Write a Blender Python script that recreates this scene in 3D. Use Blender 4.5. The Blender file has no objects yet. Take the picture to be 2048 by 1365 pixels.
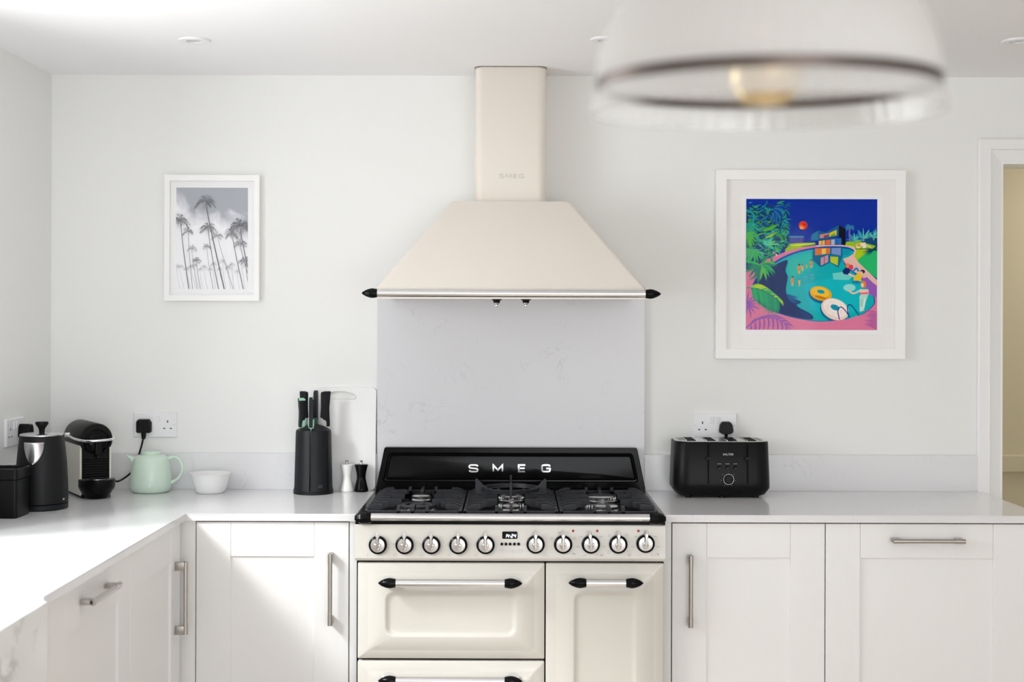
import bpy, bmesh, math, random
from mathutils import Vector, Matrix

# ------------------------------------------------------------------ camera, light, exposure
SC = bpy.context.scene
COL = SC.collection
F, WALLD, CAMZ = 2700.0, 4.5616, 1.4792        # focal length in px, camera to back wall, camera height
VPX, VPY, ROLL = 1026.0, 643.0, 0.0031

cam_d = bpy.data.cameras.new('camera')
cam = bpy.data.objects.new('camera', cam_d); COL.objects.link(cam)
cam.location = (0, -WALLD, CAMZ)
cam.rotation_euler = (Matrix.Rotation(math.pi/2, 3, 'X') @ Matrix.Rotation(ROLL, 3, 'Z')).to_euler()
cam_d.sensor_width = 36.0
cam_d.lens = 36.0*F/2048
cam_d.shift_x = -(VPX-1024)/2048
cam_d.shift_y = -(682.5-VPY)/2048
cam_d.dof.use_dof = True
cam_d.dof.focus_distance = 4.2
cam_d.dof.aperture_fstop = 2.5
cam_d.clip_start = 0.05
SC.camera = cam

SC.view_settings.view_transform = 'Standard'
SC.view_settings.look = 'None'
SC.view_settings.gamma = 1.0
SC.view_settings.use_curve_mapping = False
SC.view_settings.exposure = 0.05
try:
    SC.cycles.max_bounces = 12
    SC.cycles.diffuse_bounces = 8
    SC.cycles.use_denoising = True
    SC.cycles.sample_clamp_indirect = 6
    SC.cycles.caustics_reflective = False
    SC.cycles.caustics_refractive = False
except Exception:
    pass

world = bpy.data.worlds.new('sky'); SC.world = world
world.use_nodes = True
wn = world.node_tree
wn.nodes.clear()
wo = wn.nodes.new('ShaderNodeOutputWorld'); wb = wn.nodes.new('ShaderNodeBackground')
wb.inputs['Color'].default_value = (0.93, 0.96, 1.0, 1); wb.inputs['Strength'].default_value = 1.1
wn.links.new(wb.outputs[0], wo.inputs[0])

def area(name, loc, target, sx, sy, power, col=(1, 1, 1), spread=math.pi):
    d = bpy.data.lights.new(name, 'AREA'); d.shape = 'RECTANGLE'; d.size = sx; d.size_y = sy
    d.energy = power; d.color = col; d.spread = spread
    o = bpy.data.objects.new(name, d); COL.objects.link(o); o.location = loc
    o.rotation_euler = (Vector(target)-Vector(loc)).to_track_quat('-Z', 'Y').to_euler()
    return o
# daylight: window over the sink, hazy bright sky beyond it, glazed doors behind the camera
area('window_daylight', (-1.86, -1.95, 1.60), (0.0, -2.6, 1.60), 1.6, 1.0, 43, (0.99, 0.995, 1.0))
area('bright_sky_patch', (-3.9, -4.35, 3.92), (-0.6, -0.75, 0.70), 0.72, 0.72, 250, (1.0, 0.99, 0.975))
area('high_sky_patch', (-4.4, -2.6, 4.6), (-1.2, -1.8, 0.9), 1.1, 1.1, 640, (0.99, 0.995, 1.0))
area('garden_door_daylight', (1.2, -7.75, 1.25), (0.0, 0.0, 1.15), 3.0, 2.1, 88, (0.95, 0.975, 1.0))
area('hall_fill', (2.9, 1.0, 2.2), (2.0, 1.1, 0.9), 0.7, 0.7, 14, (1.0, 0.95, 0.86))  # unseen fill lamp added to brighten the hall, which has no window

# ------------------------------------------------------------------ helpers
def XZ(px, py, D):
    """a point seen at (px, py) and standing D metres from the camera -> world x, z"""
    u, v = px-1024.0, py-682.5
    u2, v2 = u+ROLL*v, v-ROLL*u
    return (u2-(VPX-1024))*D/F, CAMZ-(v2-(VPY-682.5))*D/F
def X(px, py, D): return XZ(px, py, D)[0]
def Z(px, py, D): return XZ(px, py, D)[1]
def Y(D): return D-WALLD

ORIG = {}
def tag(o, label=None, cat=None, group=None, kind=None):
    if label: o['label'] = label
    if cat: o['category'] = cat
    if group: o['group'] = group
    if kind: o['kind'] = kind
    return o
def thing(name, label, cat, loc, rz=0, group=None):
    o = bpy.data.objects.new(name, None); COL.objects.link(o)
    o.empty_display_size = 0.05
    o.location = loc; o.rotation_euler = (0, 0, rz)
    ORIG[o.name] = Vector(loc)
    return tag(o, label, cat, group)
def O(name, bm, m, parent=None, smooth=False, local=False, angle=35):
    """link a bmesh as one object; world coordinates become relative to the thing's base"""
    bmesh.ops.remove_doubles(bm, verts=bm.verts, dist=1e-6)
    bmesh.ops.recalc_face_normals(bm, faces=bm.faces)
    if parent is not None:
        org = ORIG[parent.name]
    else:
        xs = [v.co.x for v in bm.verts]; ys = [v.co.y for v in bm.verts]; zs = [v.co.z for v in bm.verts]
        org = Vector(((min(xs)+max(xs))/2, (min(ys)+max(ys))/2, min(zs)))
    if not local:
        bmesh.ops.translate(bm, verts=bm.verts, vec=-org)
    me = bpy.data.meshes.new(name)
    if smooth:
        for f in bm.faces: f.smooth = True
        lim = math.radians(angle)
        for e in bm.edges:
            if len(e.link_faces) == 2 and e.calc_face_angle(0) > lim: e.smooth = False
    bm.to_mesh(me); bm.free()
    me.materials.append(m)
    o = bpy.data.objects.new(name, me); COL.objects.link(o)
    if parent is not None:
        o.parent = parent
        ORIG[o.name] = org
    else:
        o.location = org; ORIG[o.name] = org
    return o
def NB(): return bmesh.new()
def box(bm, x0, x1, y0, y1, z0, z1, bev=0.0, seg=2):
    x0, x1 = min(x0, x1), max(x0, x1); y0, y1 = min(y0, y1), max(y0, y1); z0, z1 = min(z0, z1), max(z0, z1)
    r = bmesh.ops.create_cube(bm, size=1.0)
    vs = r['verts']
    for v in vs:
        v.co = Vector((x0+(v.co.x+.5)*(x1-x0), y0+(v.co.y+.5)*(y1-y0), z0+(v.co.z+.5)*(z1-z0)))
    if bev > 0:
        es = list({e for v in vs for e in v.link_edges})
        bmesh.ops.bevel(bm, geom=es, offset=bev, segments=seg, profile=0.5, affect='EDGES')
    return bm
def B(*a, **k): return box(NB(), *a, **k)
def loft(bm, rings, cap0=True, cap1=True, closed=True):
    """bridge equally long vertex rings (lists of points)"""
    vr = [[bm.verts.new(p) for p in r] for r in rings]
    n = len(vr[0])
    for a, b in zip(vr, vr[1:]):
        for i in range(n if closed else n-1):
            j = (i+1) % n
            try: bm.faces.new((a[i], a[j], b[j], b[i]))
            except ValueError: pass
    if cap0: bm.faces.new(vr[0][::-1])
    if cap1: bm.faces.new(vr[-1])
    return bm
def frame_of(d):
    d = d.normalized()
    a = Vector((0, 0, 1)) if abs(d.z) < 0.9 else Vector((1, 0, 0))
    u = d.cross(a).normalized(); return u, d.cross(u).normalized()
def cyl(bm, p0, p1, r0, r1=None, seg=24, caps=True):
    p0, p1 = Vector(p0), Vector(p1); r1 = r0 if r1 is None else r1
    u, w = frame_of(p1-p0)
    ring = lambda c, r: [c+u*(r*math.cos(2*math.pi*i/seg))+w*(r*math.sin(2*math.pi*i/seg)) for i in range(seg)]
    return loft(bm, [ring(p0, r0), ring(p1, r1)], caps, caps)
def revolve(bm, c, axis, prof, seg=32, cap0=True, cap1=True, sq=(1, 1)):
    """prof = [(radius, distance along axis)]"""
    c = Vector(c); axis = Vector(axis).normalized(); u, w = frame_of(axis)
    rings = [[c+axis*t+u*(r*sq[0]*math.cos(2*math.pi*i/seg))+w*(r*sq[1]*math.sin(2*math.pi*i/seg)) for i in range(seg)] for r, t in prof]
    return loft(bm, rings, cap0, cap1)
def lathe(bm, c, prof, seg=48, cap0=True, cap1=True, rib=None):
    c = Vector(c)
    def rr(r, a): return r if not rib else r*(1+rib[1]*math.cos(rib[0]*a))
    rings = [[c+Vector((rr(r, 2*math.pi*i/seg)*math.cos(2*math.pi*i/seg), rr(r, 2*math.pi*i/seg)*math.sin(2*math.pi*i/seg), z)) for i in range(seg)] for r, z in prof]
    return loft(bm, rings, cap0, cap1)
def spline(pts, n=10):
    pts = [Vector(p) for p in pts]; out = []
    for i in range(len(pts)-1):
        p0 = pts[max(i-1, 0)]; p1 = pts[i]; p2 = pts[i+1]; p3 = pts[min(i+2, len(pts)-1)]
        for k in range(n):
            t = k/n
            out.append(0.5*((2*p1)+(p2-p0)*t+(2*p0-5*p1+4*p2-p3)*t*t+(3*p1-p0-3*p2+p3)*t**3))
    out.append(pts[-1]); return out
def tube(bm, pts, r, seg=12, sq=None):
    pts = [Vector(p) for p in pts]; rings = []; u = None
    for i, p in enumerate(pts):
        t = (pts[min(i+1, len(pts)-1)]-pts[max(i-1, 0)]).normalized()
        if u is None: u, w = frame_of(t)
        else:
            u = (u-t*u.dot(t)).normalized(); w = t.cross(u)
        ri = r[i] if isinstance(r, (list, tuple)) else r
        rings.append([p+u*(ri*math.cos(2*math.pi*k/seg))+w*(ri*math.sin(2*math.pi*k/seg)) for k in range(seg)])
    return loft(bm, rings)
def prism(bm, outline, M, d0, d1):
    """extrude a 2-D outline between depths; M(a, b, d) -> world"""
    return loft(bm, [[Vector(M(a, b, d0)) for a, b in outline], [Vector(M(a, b, d1)) for a, b in outline]])
def rrect(x0, x1, z0, z1, r, n=6):
    r = min(r, (x1-x0)/2-1e-5, (z1-z0)/2-1e-5); out = []
    for cx, cz, a0 in ((x1-r, z1-r, 0), (x0+r, z1-r, 90), (x0+r, z0+r, 180), (x1-r, z0+r, 270)):
        for k in range(n+1):
            a = math.radians(a0+90*k/n); out.append((cx+r*math.cos(a), cz+r*math.sin(a)))
    return out
FR = lambda y0: (lambda a, b, d: (a, y0-d, b))          # facing the camera: a = x, b = z, d = towards camera
def stroke2d(pts, w):
    """mitred outline of a polyline"""
    pts = [Vector((p[0], p[1])) for p in pts]; L, R = [], []
    for i, p in enumerate(pts):
        t0 = (p-pts[i-1]).normalized() if i else None
        t1 = (pts[i+1]-p).normalized() if i < len(pts)-1 else None
        t = ((t0 or t1)+(t1 or t0))
        t = t.normalized() if t.length > 1e-6 else (t1 or t0)
        n = Vector((-t.y, t.x)); k = 1.0
        if t0 and t1: k = 1/max(0.45, math.sqrt(max(0.01, (1+t0.dot(t1))/2)))
        ww = w[i] if isinstance(w, (list, tuple)) else w
        L.append(p+n*ww/2*k); R.append(p-n*ww/2*k)
    return [(v.x, v.y) for v in L+R[::-1]]
LETTERS = {
 'S': [[(1, .8), (.93, .92), (.8, 1), (.2, 1), (.05, .92), (0, .76), (.05, .6), (.2, .54), (.8, .46), (.95, .4), (1, .24), (.95, .08), (.8, 0), (.2, 0), (.07, .08), (0, .2)]],
 'M': [[(0, 0), (0, 1), (.5, .22), (1, 1), (1, 0)]],
 'E': [[(1, 1), (0, 1), (0, 0), (1, 0)], [(0, .5), (.92, .5)]],
 'G': [[(1, .8), (.93, .92), (.8, 1), (.2, 1), (.05, .92), (0, .8), (0, .2), (.05, .08), (.2, 0), (.8, 0), (.95, .08), (1, .2), (1, .48), (.55, .48)]]}
def letter(ch, x0, x1, z0, z1, y0, d, w):
    bm = NB(); h = w/2
    for pl in LETTERS[ch]:
        pts = [(x0+h+a*(x1-x0-w), z0+h+b*(z1-z0-w)) for a, b in pl]
        prism(bm, stroke2d(pts, w), FR(y0), 0, d)
    return bm
def text_bm(s, size, M, wscale=1.0):
    cu = bpy.data.curves.new('t', 'FONT'); cu.body = s; cu.size = size; cu.align_x = 'CENTER'
    ob = bpy.data.objects.new('t', cu); COL.objects.link(ob)
    dg = bpy.context.evaluated_depsgraph_get()
    me = bpy.data.meshes.new_from_object(ob.evaluated_get(dg))
    bm = NB(); bm.from_mesh(me)
    for v in bm.verts: v.co = Vector(M(v.co.x*wscale, v.co.y, 0))
    bpy.data.objects.remove(ob); bpy.data.curves.remove(cu); bpy.data.meshes.remove(me)
    return bm

# ------------------------------------------------------------------ materials
def srgb(r, g, b):
    f = lambda c: (c/255/12.92) if c/255 <= 0.04045 else ((c/255+0.055)/1.055)**2.4
    return (f(r), f(g), f(b), 1)
def mat(name, col, rough=0.5, metal=0.0, bump=0.0, bscale=60, stretch=(1, 1, 1), var=0.0, vscale=4, spec=0.5, coat=0.0, emit=None, estr=0.0):
    m = bpy.data.materials.new(name); m.use_nodes = True
    nt = m.node_tree; p = nt.nodes['Principled BSDF']
    if len(col) == 3: col = (*col, 1)
    p.inputs['Base Color'].default_value = col; p.inputs['Roughness'].default_value = rough
    p.inputs['Metallic'].default_value = metal; p.inputs['Specular IOR Level'].default_value = spec
    p.inputs['Coat Weight'].default_value = coat; p.inputs['Coat Roughness'].default_value = 0.05
    if emit: p.inputs['Emission Color'].default_value = emit; p.inputs['Emission Strength'].default_value = estr
    tc = nt.nodes.new('ShaderNodeTexCoord'); mp = nt.nodes.new('ShaderNodeMapping')
    mp.inputs['Scale'].default_value = stretch
    nt.links.new(tc.outputs['Object'], mp.inputs['Vector'])
    if bump > 0:
        n = nt.nodes.new('ShaderNodeTexNoise'); n.inputs['Scale'].default_value = bscale; n.inputs['Detail'].default_value = 4
        bp = nt.nodes.new('ShaderNodeBump'); bp.inputs['Strength'].default_value = bump; bp.inputs['Distance'].default_value = 0.002
        nt.links.new(mp.outputs[0], n.inputs['Vector']); nt.links.new(n.outputs['Fac'], bp.inputs['Height'])
        nt.links.new(bp.outputs[0], p.inputs['Normal'])
    if var > 0:
        n2 = nt.nodes.new('ShaderNodeTexNoise'); n2.inputs['Scale'].default_value = vscale; n2.inputs['Detail'].default_value = 3
        mx = nt.nodes.new('ShaderNodeMix'); mx.data_type = 'RGBA'
        mx.inputs['A'].default_value = tuple(c*(1-var) for c in col[:3])+(1,)
        mx.inputs['B'].default_value = tuple(min(1, c*(1+var)) for c in col[:3])+(1,)
        nt.links.new(mp.outputs[0], n2.inputs['Vector']); nt.links.new(n2.outputs['Fac'], mx.inputs['Factor'])
        nt.links.new(mx.outputs['Result'], p.inputs['Base Color'])
    return m
def stone(name, base, vein, scale, amount, thin, rough=0.15):
    """white quartz or marble with procedural veins"""
    m = mat(name, base, rough, spec=0.5); nt = m.node_tree; p = nt.nodes['Principled BSDF']
    geo = nt.nodes.new('ShaderNodeNewGeometry')
    w = nt.nodes.new('ShaderNodeTexNoise'); w.inputs['Scale'].default_value = scale; w.inputs['Detail'].default_value = 6
    w.inputs['Roughness'].default_value = 0.6; w.inputs['Distortion'].default_value = 1.6
    s = nt.nodes.new('ShaderNodeMath'); s.operation = 'SUBTRACT'; s.inputs[1].default_value = 0.5
    a = nt.nodes.new('ShaderNodeMath'); a.operation = 'ABSOLUTE'
    r = nt.nodes.new('ShaderNodeMapRange'); r.inputs['From Min'].default_value = 0.0; r.inputs['From Max'].default_value = thin
    r.inputs['To Min'].default_value = 1.0; r.inputs['To Max'].default_value = 0.0
    k = nt.nodes.new('ShaderNodeTexNoise'); k.inputs['Scale'].default_value = scale*1.3; k.inputs['Detail'].default_value = 2
    kr = nt.nodes.new('ShaderNodeMapRange'); kr.inputs['From Min'].default_value = 0.52 if scale > 5 else 0.40; kr.inputs['From Max'].default_value = 0.7 if scale > 5 else 0.6
    kr.inputs['To Max'].default_value = amount
    ml = nt.nodes.new('ShaderNodeMath'); ml.operation = 'MULTIPLY'
    mx = nt.nodes.new('ShaderNodeMix'); mx.data_type = 'RGBA'
    mx.inputs['A'].default_value = (*base[:3], 1); mx.inputs['B'].default_value = (*vein[:3], 1)
    L = nt.links.new
    L(geo.outputs['Position'], w.inputs['Vector']); L(w.outputs['Fac'], s.inputs[0]); L(s.outputs[0], a.inputs[0]); L(a.outputs[0], r.inputs['Value'])
    L(geo.outputs['Position'], k.inputs['Vector']); L(k.outputs['Fac'], kr.inputs['Value'])
    L(r.outputs[0], ml.inputs[0]); L(kr.outputs[0], ml.inputs[1]); L(ml.outputs[0], mx.inputs['Factor']); L(mx.outputs['Result'], p.inputs['Base Color'])
    return m
M = {}
M['wall'] = mat('wall_paint', (0.805, 0.81, 0.80), 0.85, bump=0.03, bscale=220, var=0.006, vscale=2, spec=0.2)
M['ceiling'] = mat('ceiling_paint', (0.87, 0.87, 0.885), 0.9, bump=0.02, bscale=200, spec=0.2)
M['floor'] = mat('floor_oak', (0.60, 0.53, 0.45), 0.5, bump=0.1, bscale=8, stretch=(1, 8, 1), var=0.12, vscale=3)
M['trim'] = mat('white_gloss_trim', (0.82, 0.82, 0.83), 0.35, bump=0.01, bscale=80)
M['hall'] = mat('beige_hall_paint', srgb(196, 188, 163), 0.8, bump=0.02, bscale=200)
M['cab'] = mat('cabinet_paint', (0.805, 0.80, 0.80), 0.38, bump=0.10, bscale=70, stretch=(6, 6, 0.25), var=0.008, vscale=20)
M['carcass'] = mat('cabinet_carcass', (0.70, 0.68, 0.66), 0.6, bump=0.02)
M['gap'] = mat('dark_gap', (0.002, 0.002, 0.002), 0.7, bump=0.02, spec=0.1)
M['quartz'] = stone('white_quartz', (0.72, 0.72, 0.735), (0.40, 0.41, 0.47), 7.0, 0.34, 0.012, 0.16)
M['splash'] = stone('pale_grey_quartz', (0.65, 0.65, 0.68), (0.34, 0.35, 0.42), 7.0, 0.5, 0.012, 0.3)
M['marble'] = stone('veined_marble', (0.80, 0.80, 0.80), (0.22, 0.23, 0.25), 4.5, 0.9, 0.05, 0.12)
M['ceramic'] = mat('white_ceramic', (0.83, 0.83, 0.83), 0.12, bump=0.01)
M['cream'] = mat('cream_enamel', srgb(208, 205, 198), 0.2, bump=0.006, bscale=30, spec=0.4)
M['creammatte'] = mat('cream_powder_coat', srgb(226, 219, 210), 0.34, bump=0.01, bscale=60)
M['blk'] = mat('black_enamel', (0.004, 0.004, 0.0045), 0.15, bump=0.004, bscale=40, spec=0.12)
M['blkplastic'] = mat('black_plastic', (0.005, 0.005, 0.0055), 0.36, bump=0.03, bscale=300, spec=0.14)
M['blkmatte'] = mat('matte_black', (0.007, 0.0075, 0.0085), 0.46, bump=0.05, bscale=500, spec=0.22)
M['blksoft'] = mat('soft_charcoal', (0.010, 0.011, 0.0135), 0.42, bump=0.05, bscale=500, spec=0.22)
M['iron'] = mat('cast_iron', (0.022, 0.023, 0.028), 0.45, bump=0.12, bscale=260, spec=0.35)
M['chrome'] = mat('chrome', (0.86, 0.86, 0.87), 0.10, 1.0, bump=0.004)
M['satin'] = mat('satin_aluminium', (0.78, 0.78, 0.79), 0.26, 1.0, bump=0.01, bscale=200)
M['nickel'] = mat('brushed_nickel', (0.50, 0.47, 0.44), 0.27, 1.0, bump=0.04, bscale=200, stretch=(1, 1, 12))
M['steel'] = mat('brushed_steel', (0.62, 0.62, 0.63), 0.24, 1.0, bump=0.04, bscale=120, stretch=(20, 1, 1))
M['emboss'] = mat('emboss_grey', srgb(196, 192, 186), 0.45, bump=0.01)
M['smeggrey'] = mat('pale_grey_print', srgb(203, 203, 208), 0.4, bump=0.01)
M['print'] = mat('panel_print', (0.16, 0.15, 0.14), 0.6, bump=0.01)
M['paleprint'] = mat('panel_print_pale', (0.42, 0.40, 0.37), 0.6, bump=0.01)
M['red'] = mat('red_lens', srgb(168, 44, 28), 0.3, bump=0.01)
M['digit'] = mat('lit_digits', (0.9, 0.9, 1), 0.5, emit=(0.85, 0.9, 1, 1), estr=2.2, bump=0.01)
M['mint'] = mat('mint_stoneware', srgb(204, 224, 209), 0.30, bump=0.01, bscale=30, coat=0.15)
M['mintplastic'] = mat('mint_plastic', srgb(150, 205, 180), 0.4, bump=0.01)
M['greenplastic'] = mat('dark_green_plastic', srgb(40, 92, 76), 0.4, bump=0.01)
M['greyplastic'] = mat('pale_grey_plastic', srgb(205, 208, 208), 0.4, bump=0.01)
M['whiteplastic'] = mat('white_plastic', (0.80, 0.80, 0.82), 0.35, bump=0.01)
M['boardplastic'] = mat('white_polyethylene', (0.82, 0.82, 0.825), 0.5, bump=0.05, bscale=400)
M['lacquer'] = mat('white_lacquer', (0.82, 0.82, 0.81), 0.25, bump=0.01)
M['socketdark'] = mat('socket_hole', (0.03, 0.03, 0.03), 0.6, bump=0.01)
M['frame'] = mat('white_frame_wood', (0.88, 0.88, 0.875), 0.45, bump=0.03, bscale=80)
M['mount'] = mat('mount_board', (0.87, 0.855, 0.845), 0.9, bump=0.02, bscale=400)
M['photomount'] = mat('white_photo_paper', (0.88, 0.88, 0.895), 0.6, bump=0.01)
M['copper'] = mat('bronze_band', (0.10, 0.075, 0.065), 0.35, 0.9, bump=0.01)
M['gold'] = mat('gold_lamp_crown', (0.90, 0.70, 0.38), 0.25, 1.0, bump=0.01)
M['filament'] = mat('lamp_filament', (1, 0.7, 0.3), 0.5, emit=(1.0, 0.55, 0.18, 1), estr=9, bump=0.01)
M['silverlamp'] = mat('downlight_reflector', (0.55, 0.57, 0.60), 0.2, 1.0, bump=0.01)
M['coffeewhite'] = mat('ivory_side_panel', srgb(222, 220, 208), 0.35, bump=0.02)

def glassy(name, tint, gloss=0.06, rough=0.03, milk=0.0, milkcol=(0.9, 0.9, 0.9, 1)):
    """thin glazing: lets light straight through, mirrors a little, optional milky body"""
    m = bpy.data.materials.new(name); m.use_nodes = True; nt = m.node_tree; nt.nodes.clear()
    out = nt.nodes.new('ShaderNodeOutputMaterial'); tr = nt.nodes.new('ShaderNodeBsdfTransparent'); gl = nt.nodes.new('ShaderNodeBsdfGlossy')
    tr.inputs[0].default_value = (*tint, 1); gl.inputs['Roughness'].default_value = rough
    fr = nt.nodes.new('ShaderNodeLayerWeight')          # Schlick: the same from both sides of a thin pane
    pw = nt.nodes.new('ShaderNodeMath'); pw.operation = 'POWER'; pw.inputs[1].default_value = 5
    mu = nt.nodes.new('ShaderNodeMath'); mu.operation = 'MULTIPLY_ADD'; mu.inputs[1].default_value = 0.8*min(1, gloss/0.04); mu.inputs[2].default_value = gloss
    mx = nt.nodes.new('ShaderNodeMixShader')
    L = nt.links.new
    L(fr.outputs['Facing'], pw.inputs[0]); L(pw.outputs[0], mu.inputs[0]); L(mu.outputs[0], mx.inputs[0]); L(tr.outputs[0], mx.inputs[1]); L(gl.outputs[0], mx.inputs[2])
    last = mx
    if milk > 0:
        df = nt.nodes.new('ShaderNodeBsdfDiffuse'); tl = nt.nodes.new('ShaderNodeBsdfTranslucent')
        df.inputs[0].default_value = milkcol; tl.inputs[0].default_value = milkcol
        m2 = nt.nodes.new('ShaderNodeMixShader'); m2.inputs[0].default_value = 0.5
        L(df.outputs[0], m2.inputs[1]); L(tl.outputs[0], m2.inputs[2])
        m3 = nt.nodes.new('ShaderNodeMixShader'); m3.inputs[0].default_value = milk
        L(mx.outputs[0], m3.inputs[1]); L(m2.outputs[0], m3.inputs[2]); last = m3
    L(last.outputs[0], out.inputs[0])
    return m
M['pane'] = glassy('picture_glass', (0.998, 0.998, 0.998), 0.004, 0.05)
M['winglass'] = glassy('window_glass', (0.97, 0.98, 0.98), 0.04)
M['bulbglass'] = glassy('bulb_glass', (0.97, 0.93, 0.86), 0.05, 0.02, 0.05)
M['opal'] = glassy('opal_ribbed_glass', (0.9, 0.9, 0.9), 0.05, 0.1, 0.90, (0.86, 0.855, 0.85, 1))
M['skirt'] = glassy('clear_ribbed_glass', (0.95, 0.95, 0.95), 0.06, 0.08, 0.35, (0.9, 0.9, 0.9, 1))
# flat print whose colours come from the printed shapes
def vcol_mat(name, rough=0.6):
    m = bpy.data.materials.new(name); m.use_nodes = True; nt = m.node_tree; p = nt.nodes['Principled BSDF']
    a = nt.nodes.new('ShaderNodeVertexColor'); a.layer_name = 'ink'
    nt.links.new(a.outputs['Color'], p.inputs['Base Color']); p.inputs['Roughness'].default_value = rough
    p.inputs['Specular IOR Level'].default_value = 0.04
    return m
M['ink'] = vcol_mat('printed_ink')

# ------------------------------------------------------------------ the room
LX, RX, RY, CEIL, WT = -1.561, 3.3, -7.9, 2.3087, 0.91
def struct(name, bm, m, parent=None, **k):
    o = O(name, bm, m, parent, **k)
    if parent is None: o['kind'] = 'structure'
    return o
OPX0, OPX1, OPZ = 1.655, 2.46, 2.022            # doorway to the hall
struct('floor', B(LX-0.3, RX+0.3, RY-0.3, 2.0, -0.1, 0), M['floor'])
struct('ceiling', B(LX-0.3, RX+0.3, RY-0.3, 2.0, CEIL, CEIL+0.1), M['ceiling'])
bm = NB(); box(bm, LX-0.3, OPX0, 0, 0.12, 0, CEIL); box(bm, OPX1, RX+0.3, 0, 0.12, 0, CEIL); box(bm, OPX0, OPX1, 0, 0.12, OPZ, CEIL)
struct('wall_back', bm, M['wall'])
WY0, WY1, WZ0, WZ1 = -2.75, -1.15, 1.08, 2.12   # window over the sink
bm = NB()
box(bm, LX-0.25, LX, WY1, 0, 0, CEIL); box(bm, LX-0.25, LX, RY, WY0, 0, CEIL)
box(bm, LX-0.25, LX, WY0, WY1, 0, WZ0); box(bm, LX-0.25, LX, WY0, WY1, WZ1, CEIL)
struct('wall_left', bm, M['wall'])
struct('wall_right', B(RX, RX+0.15, RY, 0, 0, CEIL), M['wall'])
GX0, GX1, GZ = -0.35, 2.75, 2.2                   # glazed doors behind the camera
bm = NB(); box(bm, LX-0.3, GX0, RY-0.2, RY, 0, CEIL); box(bm, GX1, RX+0.3, RY-0.2, RY, 0, CEIL); box(bm, GX0, GX1, RY-0.2, RY, GZ, CEIL)
struct('wall_front', bm, M['wall'])
# windows
bm = NB(); WM = (WY0+WY1)/2
for y0_, y1_ in ((WY0, WY0+.06), (WM-.03, WM+.03), (WY1-.06, WY1)): box(bm, LX-0.14, LX-0.08, y0_, y1_, WZ0+.012, WZ1)
for y0_, y1_ in ((WY0+.06, WM-.03), (WM+.03, WY1-.06)):
    box(bm, LX-0.138, LX-0.082, y0_, y1_, WZ0+.012, WZ0+.07); box(bm, LX-0.138, LX-0.082, y0_, y1_, WZ1-.06, WZ1)
w1 = struct('window_1', bm, M['trim'])
struct('pane', B(LX-0.112, LX-0.108, WY0+.05, (WY0+WY1)/2-.02, WZ0+.05, WZ1-.05), M['winglass'], w1)
struct('pane', B(LX-0.112, LX-0.108, (WY0+WY1)/2+.02, WY1-.05, WZ0+.05, WZ1-.05), M['winglass'], w1)
struct('window_sill', B(LX-0.24, LX+0.0, WY0, WY1, WZ0-.0, WZ0+.012), M['trim'], w1)
bm = NB()
for k in range(5):
    xx = GX0+(GX1-GX0)*k/4; box(bm, max(GX0, xx-.05), min(GX1, xx+.05), RY-.12, RY-.06, 0, GZ)
box(bm, GX0, GX1, RY-.117, RY-.063, GZ-.08, GZ-.001); box(bm, GX0, GX1, RY-.117, RY-.063, .001, .1)
w2 = struct('window_2', bm, M['trim'])
for k in range(4):
    struct('pane', B(GX0+(GX1-GX0)*k/4+.04, GX0+(GX1-GX0)*(k+1)/4-.04, RY-.092, RY-.088, .09, GZ-.07), M['winglass'], w2)
# hall beyond the doorway
bm = NB(); box(bm, 1.0, 3.6, 1.35, 1.45, 0, CEIL)
hall = struct('wall_hall', bm, M['hall'])
struct('wall_hall_side', (lambda b: (box(b, 1.0, 1.1, .12, 1.35, 0, CEIL), box(b, 3.5, 3.6, .12, 1.35, 0, CEIL)) and b)(NB()), M['hall'])
HD = WALLD+1.33
zt, zb = Z(2025, 911, HD), Z(2025, 945, HD)
struct('dado_rail', B(1.1, 3.5, 1.328, 1.35, zb, zt, bev=.004), M['hall'], hall)
# door lining and architrave
bm = NB()
Ax0, Az1 = X(1957, 600, WALLD-.02), Z(1990, 277, WALLD-.02)
mid = 0.040
prof = [(0, 0.0), (0, .018), (.004, .022), (mid-.004, .022), (mid-.002, .026), (mid, .022), (.0775, .012), (.079, .010), (.079, 0)]
def arch_ring(s, d):      # s measured inwards from the outer edge
    return [(Ax0+s, -d, 0), (Ax0+s, -d, Az1-s), (OPX1+.079-s, -d, Az1-s), (OPX1+.079-s, -d, 0)]
rings = [[Vector(p) for p in arch_ring(s, d)] for s, d in prof]
loft(bm, rings, False, False, closed=False)
struct('trim_1', bm, M['trim'])
bm = NB(); IX0 = Ax0+.079; IZ = Az1-.079
box(bm, IX0-.004, IX0+.006, -.0115, .13, 0, IZ+.004); box(bm, OPX1-.006, OPX1+.004, -.0115, .13, 0, IZ+.004); box(bm, IX0-.003, OPX1+.003, -.0112, .129, IZ-.006, IZ+.0035)
struct('trim_2', bm, M['trim'])

# ------------------------------------------------------------------ worktops, upstands, splashback
WTB = WT-.0215                       # underside
WFY = -0.588                         # front edge of the back run
WFX = -0.963                         # front edge of the side run
X0C = -0.006                         # centre line of cooker and hood
CW = 0.45
SNK0, SNK1 = -2.60, -1.79            # sink along the side wall
def flat_prism(outline, z0, z1, bev):
    bm = prism(NB(), outline, lambda a, b, d: (a, b, d), z0, z1)
    if bev:
        es = [e for e in bm.edges if abs(e.verts[0].co.z-z1) < 1e-6 and abs(e.verts[1].co.z-z1) < 1e-6]
        bmesh.ops.bevel(bm, geom=es, offset=bev, segments=2, affect='EDGES')
    return bm
o = O('worktop', flat_prism([(LX, 0), (X0C-CW-.002, 0), (X0C-CW-.002, WFY), (WFX, WFY), (WFX, SNK1), (-1.43, SNK1), (-1.43, SNK0), (LX, SNK0)], WTB, WT, .002), M['quartz'])
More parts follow.
